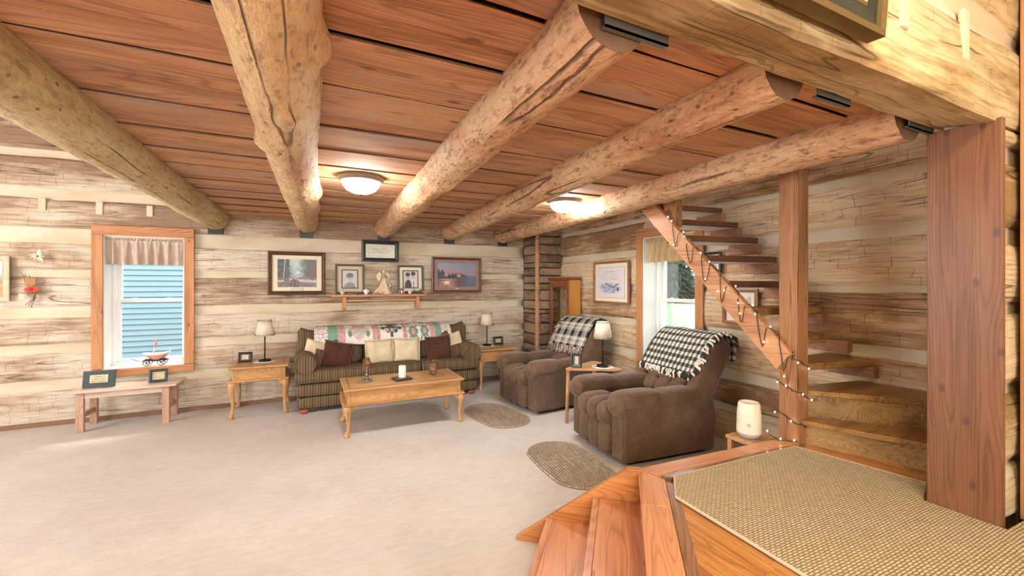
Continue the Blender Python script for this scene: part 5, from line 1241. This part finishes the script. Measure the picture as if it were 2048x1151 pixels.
# ------------------------------------------------------------------ curio cabinet
t = thing('curio_cabinet', 'narrow curio cabinet with glass door and pine side in the corner', 'cabinet', (3.37, 5.2, 0)); X0, X1, Y0, Y1, H = 3.262, 3.462, 4.955, 5.475, 1.545
MB().box(X0 + .012, X1, Y0, Y0 + .018, .06, H - .02).build('side_panel', 'curio_pine', t, bevel=.002); MB().box(X0 + .012, X1, Y1 - .018, Y1, .06, H - .02).build('side_panel', 'curio_pine', t, bevel=.002)
MB().box(X1 - .012, X1, Y0 + .018, Y1 - .018, .06, H - .02).build('back_panel', 'curio_pine', t); MB().box(X0, X1, Y0 - .004, Y1 + .004, 0, .06).build('plinth', 'curio_red', t, bevel=.003)
cr = MB().box(X0 - .022, X1, Y0 - .03, Y1 + .03, H - .02, H + .004).build('crown', 'curio_red', t, bevel=.006); MB().box(X0 - .010, X1, Y0 - .015, Y1 + .015, H - .035, H - .02).build('crown_moulding', 'curio_red', t, bevel=.004)
d = bpy.data.objects.new('door', None); COL.objects.link(d); d.parent = t
for y in (Y0 + .005, Y1 - .065): MB().box(X0 - .006, X0 + .012, y, y + .06, .07, H - .04).build('stile', 'curio_red', d, bevel=.003)
for z in (.07, H - .13): MB().box(X0 - .006, X0 + .012, Y0 + .065, Y1 - .065, z, z + .09).build('rail', 'curio_red', d, bevel=.003)
MB().box(X0 + .002, X0 + .006, Y0 + .065, Y1 - .065, .16, H - .13).build('pane', 'pane_glass', d)
yc = (Y0 + Y1) / 2; w = .185
MB().tube([(X0 + .001, yc - w, .18)] + [(X0 + .001, yc - w + 2 * w * k / 24, H - .175 + .028 * abs(math.sin(k / 24 * math.pi * 2)) * (1 if 4 < k < 20 else .4) + .014 * math.sin(k / 24 * math.pi)) for k in range(25)] + [(X0 + .001, yc + w, .18)], .003, 5).build('leaded_line', 'pewter', d)
MB().sq((X0 - .014, Y0 + .03, .82), (.010, .010, .010), 1, 1, 10, 8).build('knob', 'frame_bronze', d, smooth=True)
for z in (.42, .78, 1.10): MB().box(X0 + .02, X1 - .014, Y0 + .02, Y1 - .02, z, z + .006).build('shelf', 'pane_glass', t)
c = thing('cross_figurine', 'white cross figurine behind the glass of the curio cabinet', 'figurine', (3.37, 5.06, 1.107)); MB().box(3.36, 3.38, 5.02, 5.065, 1.107, 1.37).build('upright', 'white_ceramic', c, bevel=.004); MB().box(3.36, 3.38, 4.965, 5.12, 1.26, 1.30).build('arm', 'white_ceramic', c, bevel=.004); MB().box(3.345, 3.395, 4.99, 5.095, 1.1065, 1.118).build('foot', 'white_ceramic', c)
for k, (y, z, lab) in enumerate([(5.18, 1.107, 'dark glass vase on the upper shelf of the curio cabinet'), (5.28, .787, 'dark glass vase on the middle shelf of the curio cabinet')]):
    c = thing('glass_vase', lab, 'vase', (3.37, y, z)); MB().lathe([(.03, 0), (.035, .01), (.042, .06), (.03, .12), (.018, .16), (.024, .2)], 18, (3.37, y, z)).build('body', 'grey_blue', c, smooth=True)

# ------------------------------------------------------------------ little table between the recliners
t = thing('side_table', 'small blond three-legged table between the two recliners', 'table', (2.75, 3.66, 0))
tri = [Vector((2.36, 3.71)), Vector((2.93, 3.385)), Vector((2.97, 3.98))]; pl = []
for k in range(3):
    p = tri[k]; a = (tri[k - 1] - p).normalized(); b = (tri[(k + 1) % 3] - p).normalized()
    for q in range(7): f = q / 6; pl.append(tuple(p + a * .09 * (1 - f) ** 2 + b * .09 * f ** 2 + (a + b) * .02 * f * (1 - f)))
mb = MB(); mb.prism(pl, .550, .572); mb.build('table_top', 'ash_table', t, bevel=.006)
cen = (tri[0] + tri[1] + tri[2]) / 3
for p in tri:
    q = p + (cen - p) * .20; e = p + (cen - p) * .14; MB().tube([(e.x, e.y, 0), (q.x, q.y, .551)], [.014, .020], 10, 4).build('leg', 'ash_table', t, smooth=True)

# ------------------------------------------------------------------ white device on its stool by the post
t = thing('small_stool', 'low pale wooden stool between the landing edge and log wall', 'stool', (2.70, 1.86, 0))
MB().box(2.575, 2.835, 1.768, 1.97, .395, .42).build('seat', 'stool_wood', t, bevel=.005)
for x in (2.60, 2.81):
    for y in (1.79, 1.945): MB().box(x - .015, x + .015, y - .015, y + .015, 0, .395).build('leg', 'stool_wood', t)
c0 = (2.675, 1.865, .4215); t = thing('white_device', 'tapered white electronic canister on the low stool beside the post', 'device', c0)
MB().lathe([(.052, 0), (.060, .004), (.074, .028), (.076, .04), (.073, .16), (.066, .225), (.060, .234), (.052, .232), (.046, .226), (.001, .226)], 36, c0).build('body', 'device_white', t, smooth=True); MB().lathe([(.0535, .0), (.0612, .004), (.0750, .0275), (.0762, .034)], 36, c0, cap=False).build('base_band', 'device_grey', t, smooth=True)
dirv = Vector((-c0[0], -c0[1], 0)).normalized(); pc = Vector(c0) + dirv * .0755 + Vector((0, 0, .095)); sx = Vector((0, 0, 1)).cross(dirv)
MB().tube([tuple(pc + (sx * math.cos(a * math.pi / 10) + Vector((0, 0, 1)) * math.sin(a * math.pi / 10)) * .010) for a in range(21)], .0016, 5).build('emblem_ring', 'grey_blue', t)
MB().tube([tuple(pc + (sx * math.cos(a) + Vector((0, 0, 1)) * math.sin(a)) * .004) for a in (.6, 1.6, 2.6, 3.6, 4.6)], .0014, 5).build('emblem_mark', 'grey_blue', t)

# ------------------------------------------------------------------ outdoors
t = thing('neighbour_house', 'blue clapboard house wall just outside the sofa-side window', 'house', (-3, 9.5, -.5))
for k in range(36):
    z = -.5 + k * .096; mb = MB(); mb.add([(-7, 9.478, z), (3, 9.478, z), (3, 9.5, z + .10), (-7, 9.5, z + .10), (-7, 9.5, z), (3, 9.5, z)], [(0, 1, 2, 3), (4, 5, 1, 0)]); mb.build('siding_board', 'siding_blue', t)
MB().box(-7, 3, 9.5, 12, -.5, 2.96).build('house_body', 'siding_blue', t); MB().box(-7.3, 3.3, 9.25, 12.4, 2.96, 3.05).build('eave', 'white_paint', t)
tag(MB().grid(6, 6, lambda u, v: (-60 + 200 * u, -60 + 200 * v, -.5)).build('lawn', 'lawn_green'), 'mown green lawn beyond the windows', kind='structure')
def spruce(label, x, y, h, r, seed):
    t = thing('spruce_tree', label, 'tree', (x, y, -.5), group='spruces on the lawn'); rs = random.Random(seed); MB().tube([(x, y, -.5), (x, y, -.5 + h * .9)], [.22, .04], 8).build('trunk', 'bark', t); mb = MB()
    for k in range(24):
        f = k / 24; zc = .1 + h * f * .97; rr = r * (1 - f) ** .85; n = 46
        for i in range(n):
            a = 2 * math.pi * (i + rs.random()) / n; L = rr * rs.uniform(.75, 1.12); c, s = math.cos(a), math.sin(a); wd = L * .09; z = zc - .5 + rs.uniform(-.15, .15)
            p = [(x, y, z + .45), (x + c * L * .6 - s * wd, y + s * L * .6 + c * wd, z + .15), (x + c * L, y + s * L, z - .25), (x + c * L * .6 + s * wd, y + s * L * .6 - c * wd, z + .15), (x + c * L * .55, y + s * L * .55, z - .2)]
            mb.add(p, [(0, 1, 4), (1, 2, 4), (2, 3, 4), (3, 0, 4), (0, 1, 2, 3)])
    tag(mb.build('foliage', 'spruce_green', t), None, kind='stuff')
spruce('dark spruce tree on the lawn seen through the staircase window', 35.5, 33.5, 10, 3.0, 1); spruce('spruce tree farther off on the lawn behind the nearer spruce', 44, 50, 12, 3.4, 2)
t = thing('white_house', 'pale house far off behind the spruce on the lawn', 'house', (52, 41, -.5))
MB().box(52, 62, 36, 46, -.5, 6).build('wall', 'house_white', t); MB().prism([(35.4, 6), (46.6, 6), (41, 9.5)], 51.5, 62.5, lambda y, z, x: (x, y, z)).build('roof', 'roof_grey', t, clean=True)
for y in (37.5, 40, 42.5, 45):
    for z in (.8, 3.9): w = MB().box(51.95, 52.02, y - .5, y + .5, z, z + 1.5).build('window', 'white_paint', t); MB().box(51.92, 51.96, y - .4, y + .4, z + .1, z + 1.4).build('pane', 'house_window', w)
